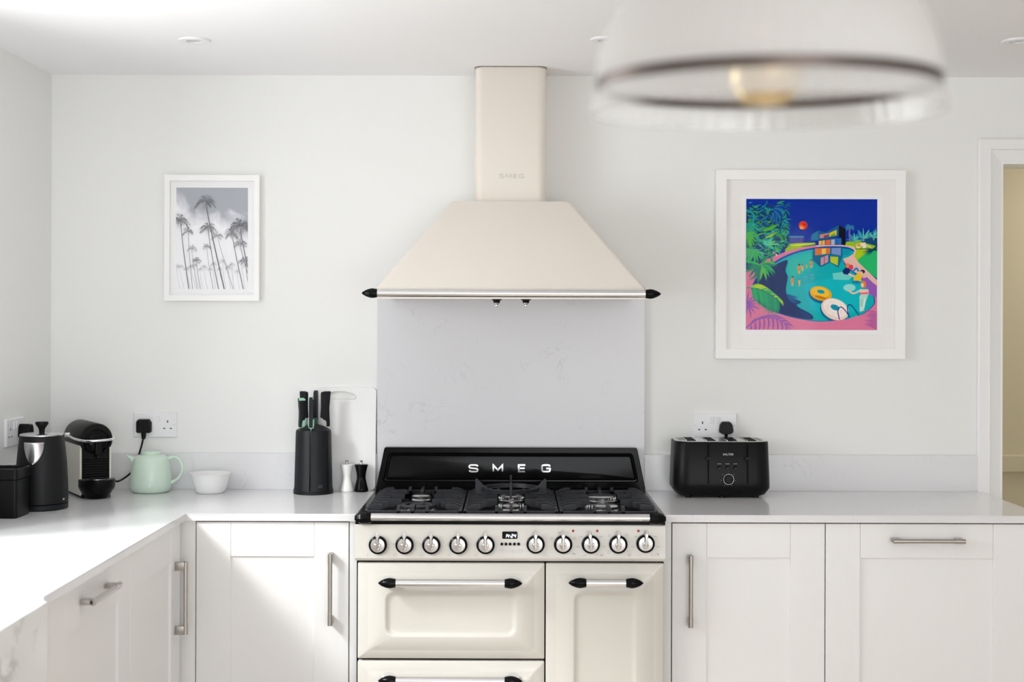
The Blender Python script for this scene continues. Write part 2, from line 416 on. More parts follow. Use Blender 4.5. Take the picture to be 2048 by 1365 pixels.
tag(o, 'L-shaped white quartz worktop running from the range cooker round the corner to the sink', 'worktop')
WRX = 1.577
o = O('worktop', flat_prism([(X0C+CW+.002, WFY), (WRX, WFY), (WRX, 0), (X0C+CW+.002, 0)], WTB, WT, .002), M['quartz'])
tag(o, 'straight white quartz worktop under the black toaster, ending at the doorway', 'worktop')
UPZ = 1.0318
SPX0, SPX1 = X0C-.45, X0C+.45
def slab(name, *a, label, cat, bev=.0012):
    return tag(O(name, B(*a, bev=bev), M['splash'] if name == 'splashback' else M['quartz']), label, cat)
slab('upstand', LX+.02, SPX0, -.02, 0, WT, UPZ, label='low pale quartz upstand behind the mint teapot and white bowl', cat='upstand')
slab('upstand', LX, LX+.02, -1.1, 0, WT, UPZ, label='low quartz upstand on the side wall behind the black kettle', cat='upstand')
slab('upstand', SPX1, X(1957, 945, WALLD-.02), -.02, 0, WT, UPZ, label='low grey-white quartz upstand behind the toaster, reaching the door frame', cat='upstand')
slab('splashback', SPX0, SPX1, -.02, -.0012, WT, 1.60, label='tall pale grey quartz splashback with faint veins between cooker and hood', cat='splashback')

# ------------------------------------------------------------------ cabinets
def ax_front(u0, y0):   # faces the camera: u along +x
    return lambda u, o, z: (u0+u, y0-o, z)
def ax_side(v0, x0):    # side run, faces +x: u along +y
    return lambda u, o, z: (x0+o, v0+u, z)
def mbox(A, u0, u1, o0, o1, z0, z1, bev=0):
    p, q = A(u0, o0, z0), A(u1, o1, z1)
    return B(p[0], q[0], p[1], q[1], p[2], q[2], bev=bev)
def handle(A, root, vertical, u, z, L=.2105):
    """round bar on two square posts"""
    bm = NB(); so = .030; r = .0065
    def pt(s, o): return A(u, o, z+s) if vertical else A(u+s, o, z)
    cyl(bm, pt(-L/2+.002, so), pt(L/2-.002, so), r, seg=20)
    for s in (-1, 1):
        cyl(bm, pt(s*L/2, so), pt(s*(L/2-.031), so), r+.0006, seg=20)
        a, b = s*L/2, s*(L/2-.025)
        p, q = (A(u-.0055, 0, z+a), A(u+.0055, so, z+b)) if vertical else (A(u+a, 0, z-.0055), A(u+b, so, z+.0055))
        box(bm, p[0], q[0], p[1], q[1], p[2], q[2], bev=.001)
    return O('handle', bm, M['nickel'], root, smooth=True)
def shaker(A, root, u0, u1, z0, z1, st=.1015, hv=None, hu=0, hz=0):
    d = O('door', mbox(A, u0+.002, u1-.002, -.020, -.012, z0, z1), M['cab'], root)
    for a, b in ((u0, u0+st), (u1-st, u1)):
        O('stile', mbox(A, a, b, -.020, 0, z0, z1, bev=.0012), M['cab'], d)
    for a, b in ((z1-st, z1), (z0, z0+st)):
        O('rail', mbox(A, u0+st+.0004, u1-st-.0004, -.020, -.0004, a, b, bev=.0012), M['cab'], d)
    O('panel', mbox(A, u0+st, u1-st, -.020, -.0075, z0+st, z1-st), M['cab'], d)
    if hv is not None: handle(A, d, hv, hu, hz)
    return d
DZ0, DZ1 = .155, .8835
DY = -.575
DD = WALLD+DY
def cabinet(name, label, cen, body):
    t = thing(name, label, 'cabinet', cen)
    O('carcass', body, M['carcass'], t)
    return t
def dark_reveal(t, A, u0, u1):
    O('reveal', mbox(A, u0, u1, -.06, -.021, .15, WTB-.0005), M['gap'], t)
def plinth(t, A, u0, u1):
    O('plinth', mbox(A, u0, u1, -.075, -.06, 0, .15), M['cab'], t)
# left of cooker
a, b = X(392.5, 1200, DD), X(697, 1200, DD)
t = cabinet('base_cabinet', 'white shaker base cabinet with upright handle between the range cooker and the corner', ((a+b)/2, -.3, 0), B(a, X0C-CW-.006, -.55, -.02, .15, WTB-.001))
A = ax_front(0, DY); shaker(A, t, a, b, DZ0, DZ1, hv=True, hu=X(660, 1180, DD-.03), hz=Z(660, 1180.5, DD-.03))
dark_reveal(t, A, a-.003, b+.004); plinth(t, A, a, b)
O('filler', mbox(A, b+.0035, X0C-CW-.0015, -.03, .002, .0, WTB-.0002), M['cab'], t)
# side run, next to the corner
DX = -.976
def SY(px): return 2700*abs(DX)/(VPX-px)-WALLD
s1, s0, sB = SY(361), SY(262), SY(100)
AS = ax_side(0, DX)
t = cabinet('base_cabinet', 'white shaker base cabinet with upright handle on the side run, in the inner corner', (-1.27, (s0+s1)/2, 0), B(LX+.02, DX-.025, s0+.002, s1, .15, WTB-.001))
shaker(AS, t, s0+.0015, s1, DZ0, DZ1, st=.1, hv=True, hu=s1-.052, hz=Z(369, 1197, s1+WALLD-.05))
dark_reveal(t, AS, s0, s1+.002); plinth(t, AS, s0, s1)
bm = NB(); box(bm, DX-.02, DX+.000, s1+.002, DY-.02, 0, WTB-.0002); box(bm, DX-.02, a-.0025, DY-.0, DY+.02, 0, WTB-.0002)
O('corner_post', bm, M['cab'], t)
# side run, next to the sink
t = cabinet('base_cabinet', 'white shaker base cabinet with level bar handle beside the veined sink front', (-1.27, (s0+sB)/2, 0), B(LX+.02, DX-.025, sB, s0-.002, .15, WTB-.001))
shaker(AS, t, sB, s0-.0015, DZ0, DZ1, st=.1, hv=False, hu=(sB+s0)/2+.005, hz=.8405)
dark_reveal(t, AS, sB, s0); plinth(t, AS, sB, s0)
O('filler', mbox(AS, SNK1+.001, sB-.003, -.03, .0, 0, WTB-.0002), M['cab'], t)
# right of cooker
a, b = X(1344.5, 1200, DD), X(1649.5, 1200, DD)
t = cabinet('base_cabinet', 'white shaker base cabinet with upright handle below the toaster, beside the cooker', ((a+b)/2, -.3, 0), B(X0C+CW+.006, b-.002, -.55, -.02, .15, WTB-.001))
shaker(A, t, a, b, DZ0, DZ1, hv=True, hu=X(1382, 1185, DD-.03), hz=Z(1382, 1184.5, DD-.03))
dark_reveal(t, A, a-.003, b+.0005); plinth(t, A, a, b)
O('filler', mbox(A, X0C+CW+.0015, a-.0035, -.03, .002, .0, WTB-.0002), M['cab'], t)
a, b = X(1651.5, 1200, DD), X(1651.5, 1200, DD)+.596
t = cabinet('base_cabinet', 'wide white shaker base cabinet with level bar handle near the doorway', ((a+b)/2, -.3, 0), B(a, 1.55, -.55, -.02, .15, WTB-.001))
shaker(A, t, a, b, DZ0, DZ1, hv=False, hu=X(1859, 1083, DD-.03), hz=Z(1859, 1083.5, DD-.03))
dark_reveal(t, A, a-.0005, b); plinth(t, A, a, b)
O('end_panel', B(1.55, 1.568, -.575, -.001, 0, WTB-.0002), M['cab'], t)
# sink
SX1, SZ = -.953, .9015
t = thing('farmhouse_sink', 'white sink with grey-veined marble front at the end of the worktop', 'sink', ((-1.43+SX1)/2, (SNK0+SNK1)/2, .66))
bm = NB()
def ring(x0, x1, y0, y1, z, r): return [Vector((p[0], p[1], z)) for p in rrect(x0, x1, y0, y1, r, 5)]
loft(bm, [ring(-1.428, SX1-.012, SNK0+.002, SNK1-.002, .66, .004), ring(-1.428, SX1-.012, SNK0+.002, SNK1-.002, SZ, .004),
          ring(-1.40, SX1-.03, SNK0+.03, SNK1-.03, SZ, .02), ring(-1.395, SX1-.035, SNK0+.035, SNK1-.035, .70, .03)])
O('basin', bm, M['ceramic'], t, smooth=True)
O('apron', B(SX1-.012, SX1, SNK0, SNK1-.001, .64, SZ, bev=.003), M['marble'], t)
bm = NB(); lathe(bm, (-1.19, (SNK0+SNK1)/2, .70), [(.045, .0), (.045, .004), (.03, .003)]); O('drain', bm, M['chrome'], t)
t = cabinet('base_cabinet', 'white sink cabinet below the veined marble sink front', (-1.27, (SNK0+SNK1)/2, 0), B(LX+.02, DX-.025, SNK0+.002, SNK1-.002, .15, .638))
shaker(AS, t, SNK0+.002, (SNK0+SNK1)/2-.001, DZ0, .635, st=.1); shaker(AS, t, (SNK0+SNK1)/2+.001, SNK1-.002, DZ0, .635, st=.1)
plinth(t, AS, SNK0, SNK1)

# ------------------------------------------------------------------ range cooker
CY = -.640                            # front face of the doors and panel
CD = WALLD+CY
ck = thing('range_cooker', 'wide cream and black range cooker with gas hob and three oven doors', 'cooker', (X0C, -.33, 0))
cx = lambda px, py=1090, D=CD: X(px, py, D)
cz = lambda py, px=1021, D=CD: Z(px, py, D)
O('body', B(X0C-CW+.002, X0C+CW-.002, CY+.022, -.035, .11, .876), M['blk'], ck)
O('plinth', B(X0C-CW+.01, X0C+CW-.01, CY+.06, CY+.08, .0, .11), M['blkmatte'], ck)
for sx in (-1, 1):
    for yy in (-.56, -.08):
        O('foot', cyl(NB(), (X0C+sx*.41, yy, 0), (X0C+sx*.41, yy, .112), .02), M['blkmatte'], ck, smooth=True)
# control panel: upright face with a rolled lower lip
z1, z0, zl = cz(1050), cz(1117), cz(1122)
pf = [(CY+.03, z1), (CY-.002, z1), (CY-.004, z1-.003), (CY-.010, z0+.004), (CY-.010, z0), (CY-.005, zl), (CY+.03, zl)]
bm = loft(NB(), [[Vector((X0C+s*CW, y, z)) for y, z in pf] for s in (-1, 1)])
O('control_panel', bm, M['cream'], ck)
PY = lambda py: CY-.004-(.006)*(py-1050)/67     # panel face depth at a row
PD = WALLD+CY-.008
# doors: pressed enamel with raised border and sunken centre
def oven_door(x0, x1, z0, z1, hx0, hx1, hz, label):
    bm = NB(); R = []
    for ins, dep, r in ((0, -.022, .003), (0, -.002, .003), (.0022, .0, .003), (.028, .0, .006), (.031, .0015, .008), (.060, .0085, .02), (.078, .0115, .026), (.0815, .0112, .026), (.086, .007, .024), (.091, .0035, .022), (.096, .003, .02)):
        R.append([Vector((a, CY-dep, b)) for a, b in rrect(x0+ins, x1-ins, z0+ins*.82, z1-ins, r, 6)])
    loft(bm, R)
    d = O('oven_door', bm, M['cream'], ck, smooth=True, angle=50)
    d['label'] = label
    hy = CY-.040
    bar = NB(); cyl(bar, (hx0, hy, hz), (hx1, hy, hz), .0115, seg=28)
    O('handle_bar', bar, M['satin'], d, smooth=True)
    for s, xx in ((-1, hx0), (1, hx1)):
        c = NB(); revolve(c, (xx-s*.004, hy, hz), (s, 0, 0), [(.0117, 0), (.0128, .004), (.0148, .014), (.0150, .020), (.0130, .030), (.0085, .041), (.0030, .049), (.0006, .051)], 28)
        O('handle_cap', c, M['blk'], d, smooth=True, angle=60)
        c = NB(); revolve(c, (xx+s*.020, CY-.004, hz), (0, -1, 0), [(.019, -.004), (.0175, .008), (.012, .030)], 28, sq=(1.15, .8))
        O('handle_mount', c, M['chrome'], d, smooth=True)
    return d
HB = CD-.04
oven_door(cx(716), cx(1089.3), cz(1318.5), cz(1127.5), X(789, 1168, HB), X(1012, 1168, HB), Z(900, 1167.5, HB), 'cream upper oven door with black-capped handle')
oven_door(cx(716), cx(1089.3), .145, cz(1324), X(789, 1362, HB), X(1012, 1362, HB), Z(900, 1363, HB), 'cream lower oven door')
oven_door(cx(1092.3), cx(1327.8), .145, cz(1127.5), X(1170, 1168, HB), X(1254.5, 1168, HB), Z(1210, 1167, HB), 'tall narrow cream oven door')
# knobs
KN = [755.7, 809.2, 862.7, 916.7, 971.2, 1071.4, 1126.4, 1181.9, 1236.9, 1291.4]
KR = [0, 0, 0, 0, 0, 0, 0, -6, 0, 3]
for i, px in enumerate(KN):
    py = 1091 if i < 5 else 1090.0
    if i == 9: py = 1088.5
    kx, kz = X(px, py, PD-.006), Z(px, py, PD-.006); ky = PY(py)
    k = O('knob', revolve(NB(), (kx, ky, kz), (0, -1, 0), [(.0266, -.002), (.0270, .004), (.0262, .0085), (.0225, .0105), (.0212, .0085)], 40, cap1=True), M['blk'], ck, smooth=True, angle=40)
    O('knob_face', revolve(NB(), (kx, ky-.008, kz), (0, -1, 0), [(.0207, 0), (.0206, .0032), (.0196, .0044), (.010, .0052), (.001, .0055)], 40), M['steel'], k, smooth=True)
    ra = math.radians(KR[i]); rot = lambda a, b: (kx+a*math.cos(ra)+b*math.sin(ra), kz-a*math.sin(ra)+b*math.cos(ra))
    shield = [(-.0075, .006), (-.0108, .003), (-.0100, -.003), (-.0060, -.0115), (0, -.0178), (.0060, -.0115), (.0100, -.003), (.0108, .003), (.0075, .006)]
    bm = NB()
    loft(bm, [[Vector((*((lambda q: (q[0], ky-.012, q[1]))(rot(a, b))),)) for a, b in shield],
              [Vector((*((lambda q: (q[0], ky-.0205, q[1]))(rot(a*.80, b*.80))),)) for a, b in shield],
              [Vector((*((lambda q: (q[0], ky-.0215, q[1]))(rot(a*.55, b*.55))),)) for a, b in shield]])
    O('knob_shield', bm, M['chrome'], k, smooth=True, angle=25)
    bm = NB(); R = []
    for b, hw, y0, y1 in ((-.010, .0020, .0175, .0215), (-.002, .0055, .015, .0265), (.008, .0062, .010, .030), (.026, .0056, .012, .030), (.037, .0050, .015, .0285), (.0390, .0036, .017, .0265)):
        sec = []
        for a, yy in ((-hw, y0), (-hw, (y0+y1)/2), (-hw*.45, y1), (hw*.45, y1), (hw, (y0+y1)/2), (hw, y0)):
            q = rot(a, b); sec.append(Vector((q[0], ky-yy, q[1])))
        R.append(sec)
    loft(bm, R); O('knob_lever', bm, M['chrome'], k, smooth=True, angle=40)
# clock, buttons, lamps, lettering, tiny printed marks
def panel_pt(px, py): return X(px, py, PD), Z(px, py, PD), PY(py)
a, b = panel_pt(1004.5, 1078.5)[:2]; c, d = panel_pt(1035, 1064)[:2]
bm = prism(NB(), rrect(a, c, b, d, .0025), FR(PY(1070)), -.003, .0016)
disp = O('clock_display', bm, M['blk'], ck)
SEG = {'1': 'bc', '2': 'abged', '4': 'fgbc'}
def digit(ch, x0, z0, w, h):
    bm = NB(); sl = .16; P = lambda a, b: (x0+a*w+b*h*sl, z0+b*h)
    S = {'a': [(0, 1), (1, 1)], 'b': [(1, 1), (1, .5)], 'c': [(1, .5), (1, 0)], 'd': [(0, 0), (1, 0)], 'e': [(0, .5), (0, 0)], 'f': [(0, 1), (0, .5)], 'g': [(0, .5), (1, .5)]}
    for s in SEG[ch]: prism(bm, stroke2d([P(*q) for q in S[s]], w*.30), FR(PY(1070)), .0014, .0020)
    return bm
mx = .001/.687*1.0
for ch, px in (('1', 1009.3), ('4', 1014.0), ('2', 1022.3), ('4', 1027.9)):
    O('clock_digit', digit(ch, X(px, 1076, PD), Z(px, 1075.8, PD), .0046, .0090), M['digit'], disp)
bm = NB()
for dz in (.0028, .0062): revolve(bm, (X(1020.4, 1075, PD), PY(1070)-.0014, Z(1020.4, 1075.8, PD)+dz), (0, -1, 0), [(.0007, 0), (.0007, .0006)], 10)
O('clock_colon', bm, M['digit'], disp)
for px in (1003.8, 1012.0, 1020.4, 1028.9, 1037.3):
    p = panel_pt(px, 1088.8)
    O('button', revolve(NB(), (p[0], p[2], p[1]), (0, -1, 0), [(.0044, -.001), (.0042, .003), (.0025, .0045), (.0004, .0048)], 18), M['blkplastic'], ck, smooth=True)
for px in (1146.4, 1194.5, 1277.0):
    p = panel_pt(px, 1062.8)
    O('indicator_lamp', revolve(NB(), (p[0], p[2], p[1]), (0, -1, 0), [(.0037, -.001), (.0035, .0016), (.0018, .0026), (.0003, .0028)], 16), M['red'], ck, smooth=True)
for ch, p0, p1 in (('S', 997.5, 1006.5), ('M', 1009.2, 1021.3), ('E', 1024.3, 1033), ('G', 1036.3, 1046.2)):
    O('badge_letter', letter(ch, X(p0, 1103, PD), X(p1, 1103, PD), Z(1022, 1107.2, PD), Z(1022, 1099.5, PD), PY(1103), .0008, .0019), M['smeggrey'], ck)
random.seed(4)
bm = NB(); bp = NB()
def mark(b, px, py, w, h):
    p = panel_pt(px, py); box(b, p[0]-w/2, p[0]+w/2, p[2]-.0004, p[2]+.0004, p[1]-h/2, p[1]+h/2)
def ringmark(b, px, py, r, w=.0007):
    p = panel_pt(px, py)
    revolve(b, (p[0], p[2], p[1]), (0, -1, 0), [(r, -.0003), (r, .0004), (r-w, .0004), (r-w, -.0003)], 14, False, False)
def tinybox(b, px, py, w, h):
    for a in (-1, 1):
        mark(b, px+a*w/2, py, .0006, h/687); mark(b, px, py+a*h/2, w/687, .0006)
for i, px in enumerate(KN[:6]):
    mark(bp, px-22, 1090, .003, .0008); mark(bp, px-22, 1088.5, .0008, .003)
    mark(bp, px, 1061.5, .0008, .0030); mark(bp, px+15, 1107, .003, .0006)
    tinybox(bp, px-18 if i < 5 else px+19, 1110, 6, 5); mark(bm, (px-20 if i < 3 else px-19) if i < 5 else px+23, 1111, .0014, .0014)
for i, px in enumerate(KN[6:]):
    for k in range(7 if i in (1, 3) else 4):
        an = math.radians((-150+k*50) if i in (1, 3) else (-60+k*40 if i == 0 else -130+k*85))
        rr = 26
        q = (px+rr*math.sin(an), 1090-rr*math.cos(an)*.95)
        if abs(an) < .3: continue
        if i in (1, 3):
            for dx in (-2.2, 0, 2.2): mark(bp, q[0]+dx, q[1], .0016, .0028)
        else: ringmark(bp, q[0], q[1], .0036)
    tinybox(bp, px+22, 1110, 7, 5)
    mark(bm, px+21.5 if i < 3 else px+24.5, (1108.5, 1111, 1111, 1109.5)[i], (.0055 if i < 3 else .0016), (.0018 if i < 3 else .0050))
O('panel_marking', bm, M['print'], ck)['kind'] = 'stuff'; O('panel_symbol', bp, M['paleprint'], ck)['kind'] = 'stuff'
# front rail of the hob
rz, ry = (cz(1027)+cz(1043))/2, CY-.010
O('front_strip', B(X0C-CW, X0C+CW, CY-.002, CY+.03, z1, z1+.020), M['blk'], ck)
rail = NB(); rx0, rx1 = X(742.5, 1034, CD-.01), X(1299, 1034, CD-.01)
pts = []
for k in range(24):
    an = 2*math.pi*k/24; pts.append((ry+.013*math.cos(an), rz+.0112*math.sin(an)*(1 if math.sin(an) > 0 else .9)))
loft(rail, [[Vector((x, y, z)) for y, z in pts] for x in (rx0, rx1)])
O('front_rail', rail, M['satin'], ck, smooth=True)
for s, xx in ((-1, rx0), (1, rx1)):
    c = NB(); e = (X0C+s*(CW+.001)-xx)*s
    revolve(c, (xx, ry+.003, rz-.003), (s, 0, 0), [(.0135, -.001), (.0155, .004), (.0175, e*.45), (.0170, e*.62), (.0120, e*.86), (.0070, e)], 8, sq=(1.0, 1.05))
    O('rail_cap', c, M['blk'], ck, smooth=True, angle=20)
# hob plate with raised rim
HZ = .9035
bm = NB(); box(bm, X0C-CW, X0C+CW, CY+.015, -.045, .876, HZ-.003)
for s in (-1, 1): box(bm, X0C+s*CW, X0C+s*(CW-.010), CY+.02, -.045, HZ-.003, HZ+.010, bev=.002)
O('hob_plate', bm, M['blk'], ck)
for s in (-1, 1):
    O('hob_edge_trim', B(X0C+s*(CW-.010), X0C+s*(CW-.012), CY+.03, -.06, HZ-.003, HZ+.0095), M['chrome'], ck)
# backguard
BD = 4.505; BY = Y(BD)
gx = lambda px, py: X(px, py, BD); gz = lambda py: Z(1021, py, BD)
def trap(ins, dep, r):
    zb_, zt_ = gz(976)+ins, gz(896)-ins
    out = []
    base = rrect(-1, 1, zb_, zt_, r, 6)
    # rounded trapezoid: half width shrinks towards the top
    hw = lambda z: .449+(.4215-.449)*(z-gz(976))/(gz(896)-gz(976))-ins
    for a, b in rrect(-.45, .45, zb_, zt_, r, 6):
        h = hw(b); out.append(Vector((X0C+a/.45*h, BY-dep, b)))
    return out
bm = loft(NB(), [trap(0, -.03, .006), trap(0, -.002, .006), trap(.002, 0, .006), trap(.0175, 0, .012), trap(.0205, -.006, .011), trap(.0245, -.0065, .010), trap(.029, -.001, .008), trap(.031, -.0005, .008)])
bg = O('backguard', bm, M['blk'], ck, smooth=True, angle=30)
for ch, p0, p1 in (('S', 937, 957.5), ('M', 985.3, 1006.5), ('E', 1036, 1052), ('G', 1082.3, 1101.6)):
    O('backguard_letter', letter(ch, gx(p0, 937), gx(p1, 937), Z((p0+p1)/2, 945.3, BD), Z((p0+p1)/2, 929, BD), BY+.001, .004, .0053), M['chrome'], bg)
O('hob_rear_step', B(X0C-CW+.001, X0C+CW-.001, BY-.004, -.03, HZ-.004, gz(974)), M['blk'], ck)
# pan supports
def grate(gx0, gx1):
    bm = NB(); y0, y1 = Y(3.965), Y(4.468); fz0, fz1, tz = HZ+.004, .921, .9335
    w = .011
    box(bm, gx0, gx1, y0, y0+w, fz0, fz1, bev=.002, seg=1); box(bm, gx0, gx1, y1-w, y1, fz0, fz1, bev=.002, seg=1)
    for s, xx in ((1, gx0), (-1, gx1)):
        box(bm, xx, xx+s*w, y0, y1, fz0, fz1, bev=.002, seg=1)
        n = 8
        for k in range(n):
            yy = y0+.055+(y1-y0-.095)*k/(n-1)
            L = (.050, .066, .098, .060, .098, .066, .098, .050)[k]
            pf = [(0, fz0), (0, fz1-.001), (.018, tz-.004), (.030, tz), (L-.002, tz), (L, tz-.003), (L, tz-.013), (L-.02, fz0+.003), (.02, fz0)]
            loft(bm, [[Vector((xx+s*a, yy+q, b)) for a, b in pf] for q in (-.0055, .0055)])
        # sloping webs that tie the fingers into steps
        for k in range(n-1):
            ya = y0+.055+(y1-y0-.095)*k/(n-1); yb = y0+.055+(y1-y0-.095)*(k+1)/(n-1)
            if k not in (0,):
                box(bm, xx+s*.004, xx+s*.022, ya, yb, fz0+.002, fz1-.003)
    cxm = (gx0+gx1)/2
    for s, yy in ((1, y0), (-1, y1)):
        for dx, L in ((-.042, .040), (0, .085), (.042, .040)):
            pf = [(0, fz0), (0, fz1), (.004, tz-.002), (.009, tz), (L-.003, tz), (L, tz-.003), (L, tz-.012), (.02, fz0)]
            loft(bm, [[Vector((cxm+dx+q, yy+s*a, b)) for a, b in pf] for q in (-.0045, .0045)])
    O('pan_support', bm, M['iron'], ck)
G = [(X(727, 1024, 3.965), X(923.5, 1024, 3.965)), (X(926.5, 1024, 3.965), X(1117.5, 1024, 3.965)), (X(1120, 1024, 3.965), X(1317, 1024, 3.965))]
for g in G: grate(*g)
def burner(x, D, r, ring=False):
    y = Y(D); b0 = HZ-.003
    o = O('burner', lathe(NB(), (x, y, b0), [(r*1.1, 0), (r*1.1, .004), (r*.95, .008), (r*.95, .013)], 40), M['steel'], ck, smooth=True)
    teeth = NB()
    for k in range(28):
        an = 2*math.pi*k/28; q = (x+r*.97*math.cos(an), y+r*.97*math.sin(an))
        box(teeth, q[0]-.0012, q[0]+.0012, q[1]-.0012, q[1]+.0012, b0+.010, b0+.0145)
    O('burner_tooth_ring', teeth, M['chrome'], o)
    if ring:
        bm = NB(); lathe(bm, (x, y, b0), [(r*1.0, .0142), (r*1.02, .017), (r*.98, .020), (r*.66, .021), (r*.62, .019), (r*.62, .0142)], 48, False, False)
        O('burner_cap', bm, M['iron'], o, smooth=True)
        O('burner_inner_cap', lathe(NB(), (x, y, b0), [(r*.36, .008), (r*.36, .018), (r*.32, .0205), (.001, .021)], 32), M['iron'], o, smooth=True)
    else:
        O('burner_cap', lathe(NB(), (x, y, b0), [(r*.98, .0142), (r*1.0, .0165), (r*.9, .0195), (r*.6, .0215), (.001, .022)], 40), M['steel'], o, smooth=True)
    s = NB(); cyl(s, (x+r*1.2, y+.012, b0), (x+r*1.2, y+.012, b0+.022), .0022, seg=10)
    O('igniter', s, M['iron'], o, smooth=True)
gc = [(a+b)/2 for a, b in G]
burner(gc[0], 4.115, .057, True); burner(gc[0], 4.345, .031)
burner(gc[1], 4.115, .027); burner(gc[1], 4.345, .040)
burner(gc[2], 4.115, .039); burner(gc[2], 4.345, .050)
# wok cradle standing on the middle support
wc = Vector((gc[1]-.001, Y(4.262), 0))
wk = thing('wok_ring', 'round cast iron wok ring with four raised arms on the middle hob grate', 'wok ring', (wc.x, wc.y, .9335))
bm = NB(); lathe(bm, (wc.x, wc.y, 0), [(.090, .944), (.0915, .956), (.083, .956), (.0815, .944)], 48, False, False)
bm.faces.ensure_lookup_table()
lathe(bm, (wc.x, wc.y, 0), [(.0815, .944), (.090, .944)], 48, False, False)
O('ring', bm, M['iron'], wk, smooth=True)
for k in range(4):
    an = math.pi/2*k; d = Vector((math.cos(an), math.sin(an), 0)); n = Vector((-d.y, d.x, 0))
    pf = [(.050, .9338), (.112, .9338), (.112, .980), (.106, .982), (.088, .962), (.074, .953), (.050, .946)]
    bm = loft(NB(), [[wc+d*a+n*q+Vector((0, 0, b)) for a, b in pf] for q in (-.0035, .0035)])
    O('arm', bm, M['iron'], wk)

# ------------------------------------------------------------------ cooker hood
RD = 4.040; RYY = Y(RD)
hood = thing('cooker_hood', 'cream chimney cooker hood with chrome rail above the range', 'cooker hood', (X0C, -.25, 1.54))
hzb, hzt = Z(1022, 577, RD+.012), Z(1022, 403, 4.318)
TY = Y(4.318)
fb, ft = .4055, (X(1148, 403, 4.318)-X(908, 403, 4.318))/2
def hring(hw, yf, z, r):
    pts = []
    for a, b in rrect(-hw, hw, yf, .3, r, 6): pts.append(Vector((X0C+a, min(b, -.0215 if z < 1.6 else -.001), z)))
    return pts
def hoodring(hw, yf, yb, z, r):
    out = []
    n = 6
    for cxs, a0 in ((1, -90), (-1, 180)):
        arc = []
        for k in range(n+1):
            an = math.radians((0-90*k/n) if cxs == 1 else (270-90*k/n))
            arc.append((cxs*(hw-r)+r*math.cos(an), yf+r+r*math.sin(an)))
        out.append(arc)
    pts = [(hw, yb)]+out[0]+out[1]+[(-hw, yb)]
    return [Vector((X0C+a, b, z)) for a, b in pts]
bm = loft(NB(), [hoodring(fb, RYY+.012, -.0205, Z(1022, 594, RD), .012), hoodring(fb, RYY+.012, -.0205, hzb, .012), hoodring(fb-.004, RYY+.016, -.0205, hzb+.006, .014),
                 hoodring(ft+.006, TY-.004, -.0205, hzt-.006, .020), hoodring(ft, TY+.002, -.0205, hzt, .018)])
O('canopy', bm, M['creammatte'], hood, smooth=True, angle=40)
CHD = 4.385
chw = (X(1093, 250, CHD)-X(949, 250, CHD))/2
chx = (X(1093, 250, CHD)+X(949, 250, CHD))/2
def chring(z, ins=0):
    return [v+Vector((chx-X0C, 0, 0)) for v in hoodring(chw-ins, Y(CHD)+ins, -.0005, z, .030)]
bm = loft(NB(), [chring(hzt-.0005), chring(CEIL-.006), chring(CEIL-.004, .002), chring(CEIL-.0005, .002)])
O('chimney', bm, M['creammatte'], hood, smooth=True, angle=50)
bm = loft(NB(), [chring(CEIL-.0022, -.0006), chring(CEIL-.0004, -.0006)]); O('chimney_seal', bm, M['print'], hood)
rzc = Z(1022, 587.5, RD)
x0, x1 = X(753.5, 588, RD), X(1292, 588, RD)
O('rail', cyl(NB(), (x0, RYY, rzc), (x1, RYY, rzc), .0122, seg=32), M['satin'], hood, smooth=True)
O('rail_lower_edge', B(x0, x1, RYY-.002, RYY+.02, rzc-.0165, rzc-.010), M['creammatte'], hood)
for s, xx in ((-1, x0), (1, x1)):
    O('rail_cap', revolve(NB(), (xx-s*.002, RYY, rzc), (s, 0, 0), [(.0124, 0), (.0135, .006), (.0148, .014), (.0140, .022), (.0100, .034), (.0040, .044), (.0006, .047)], 28), M['blk'], hood, smooth=True, angle=60)
for px in (993.5, 1052):
    kx = X(px, 604, RD+.05); kz = Z(px, 597, RD+.05)
    k = O('control_knob', lathe(NB(), (kx, RYY+.05, 0), [(.016, kz+.004), (.016, kz-.005), (.0115, kz-.006), (.0085, kz-.016), (.004, kz-.019), (.001, kz-.0195)], 24), M['blkplastic'], hood, smooth=True)
    O('knob_tip', lathe(NB(), (kx, RYY+.05, 0), [(.0088, kz-.010), (.0090, kz-.0155), (.0035, kz-.0195), (.0038, kz-.0235), (.001, kz-.0255)], 20), M['chrome'], k, smooth=True)
bm = B(X0C-.38, X0C+.38, RYY+.03, -.05, hzb-.012, hzb-.009); O('filter_panel', bm, M['steel'], hood)
for ch, p0, p1 in (('S', 998.5, 1008.5), ('M', 1011.5, 1023), ('E', 1026.5, 1035), ('G', 1038.5, 1048.3)):
    O('badge_letter', letter(ch, X(p0, 352, CHD), X(p1, 352, CHD), Z((p0+p1)/2, 356.5, CHD), Z((p0+p1)/2, 348, CHD), Y(CHD)+.0002, .0009, .0024), M['emboss'], hood)

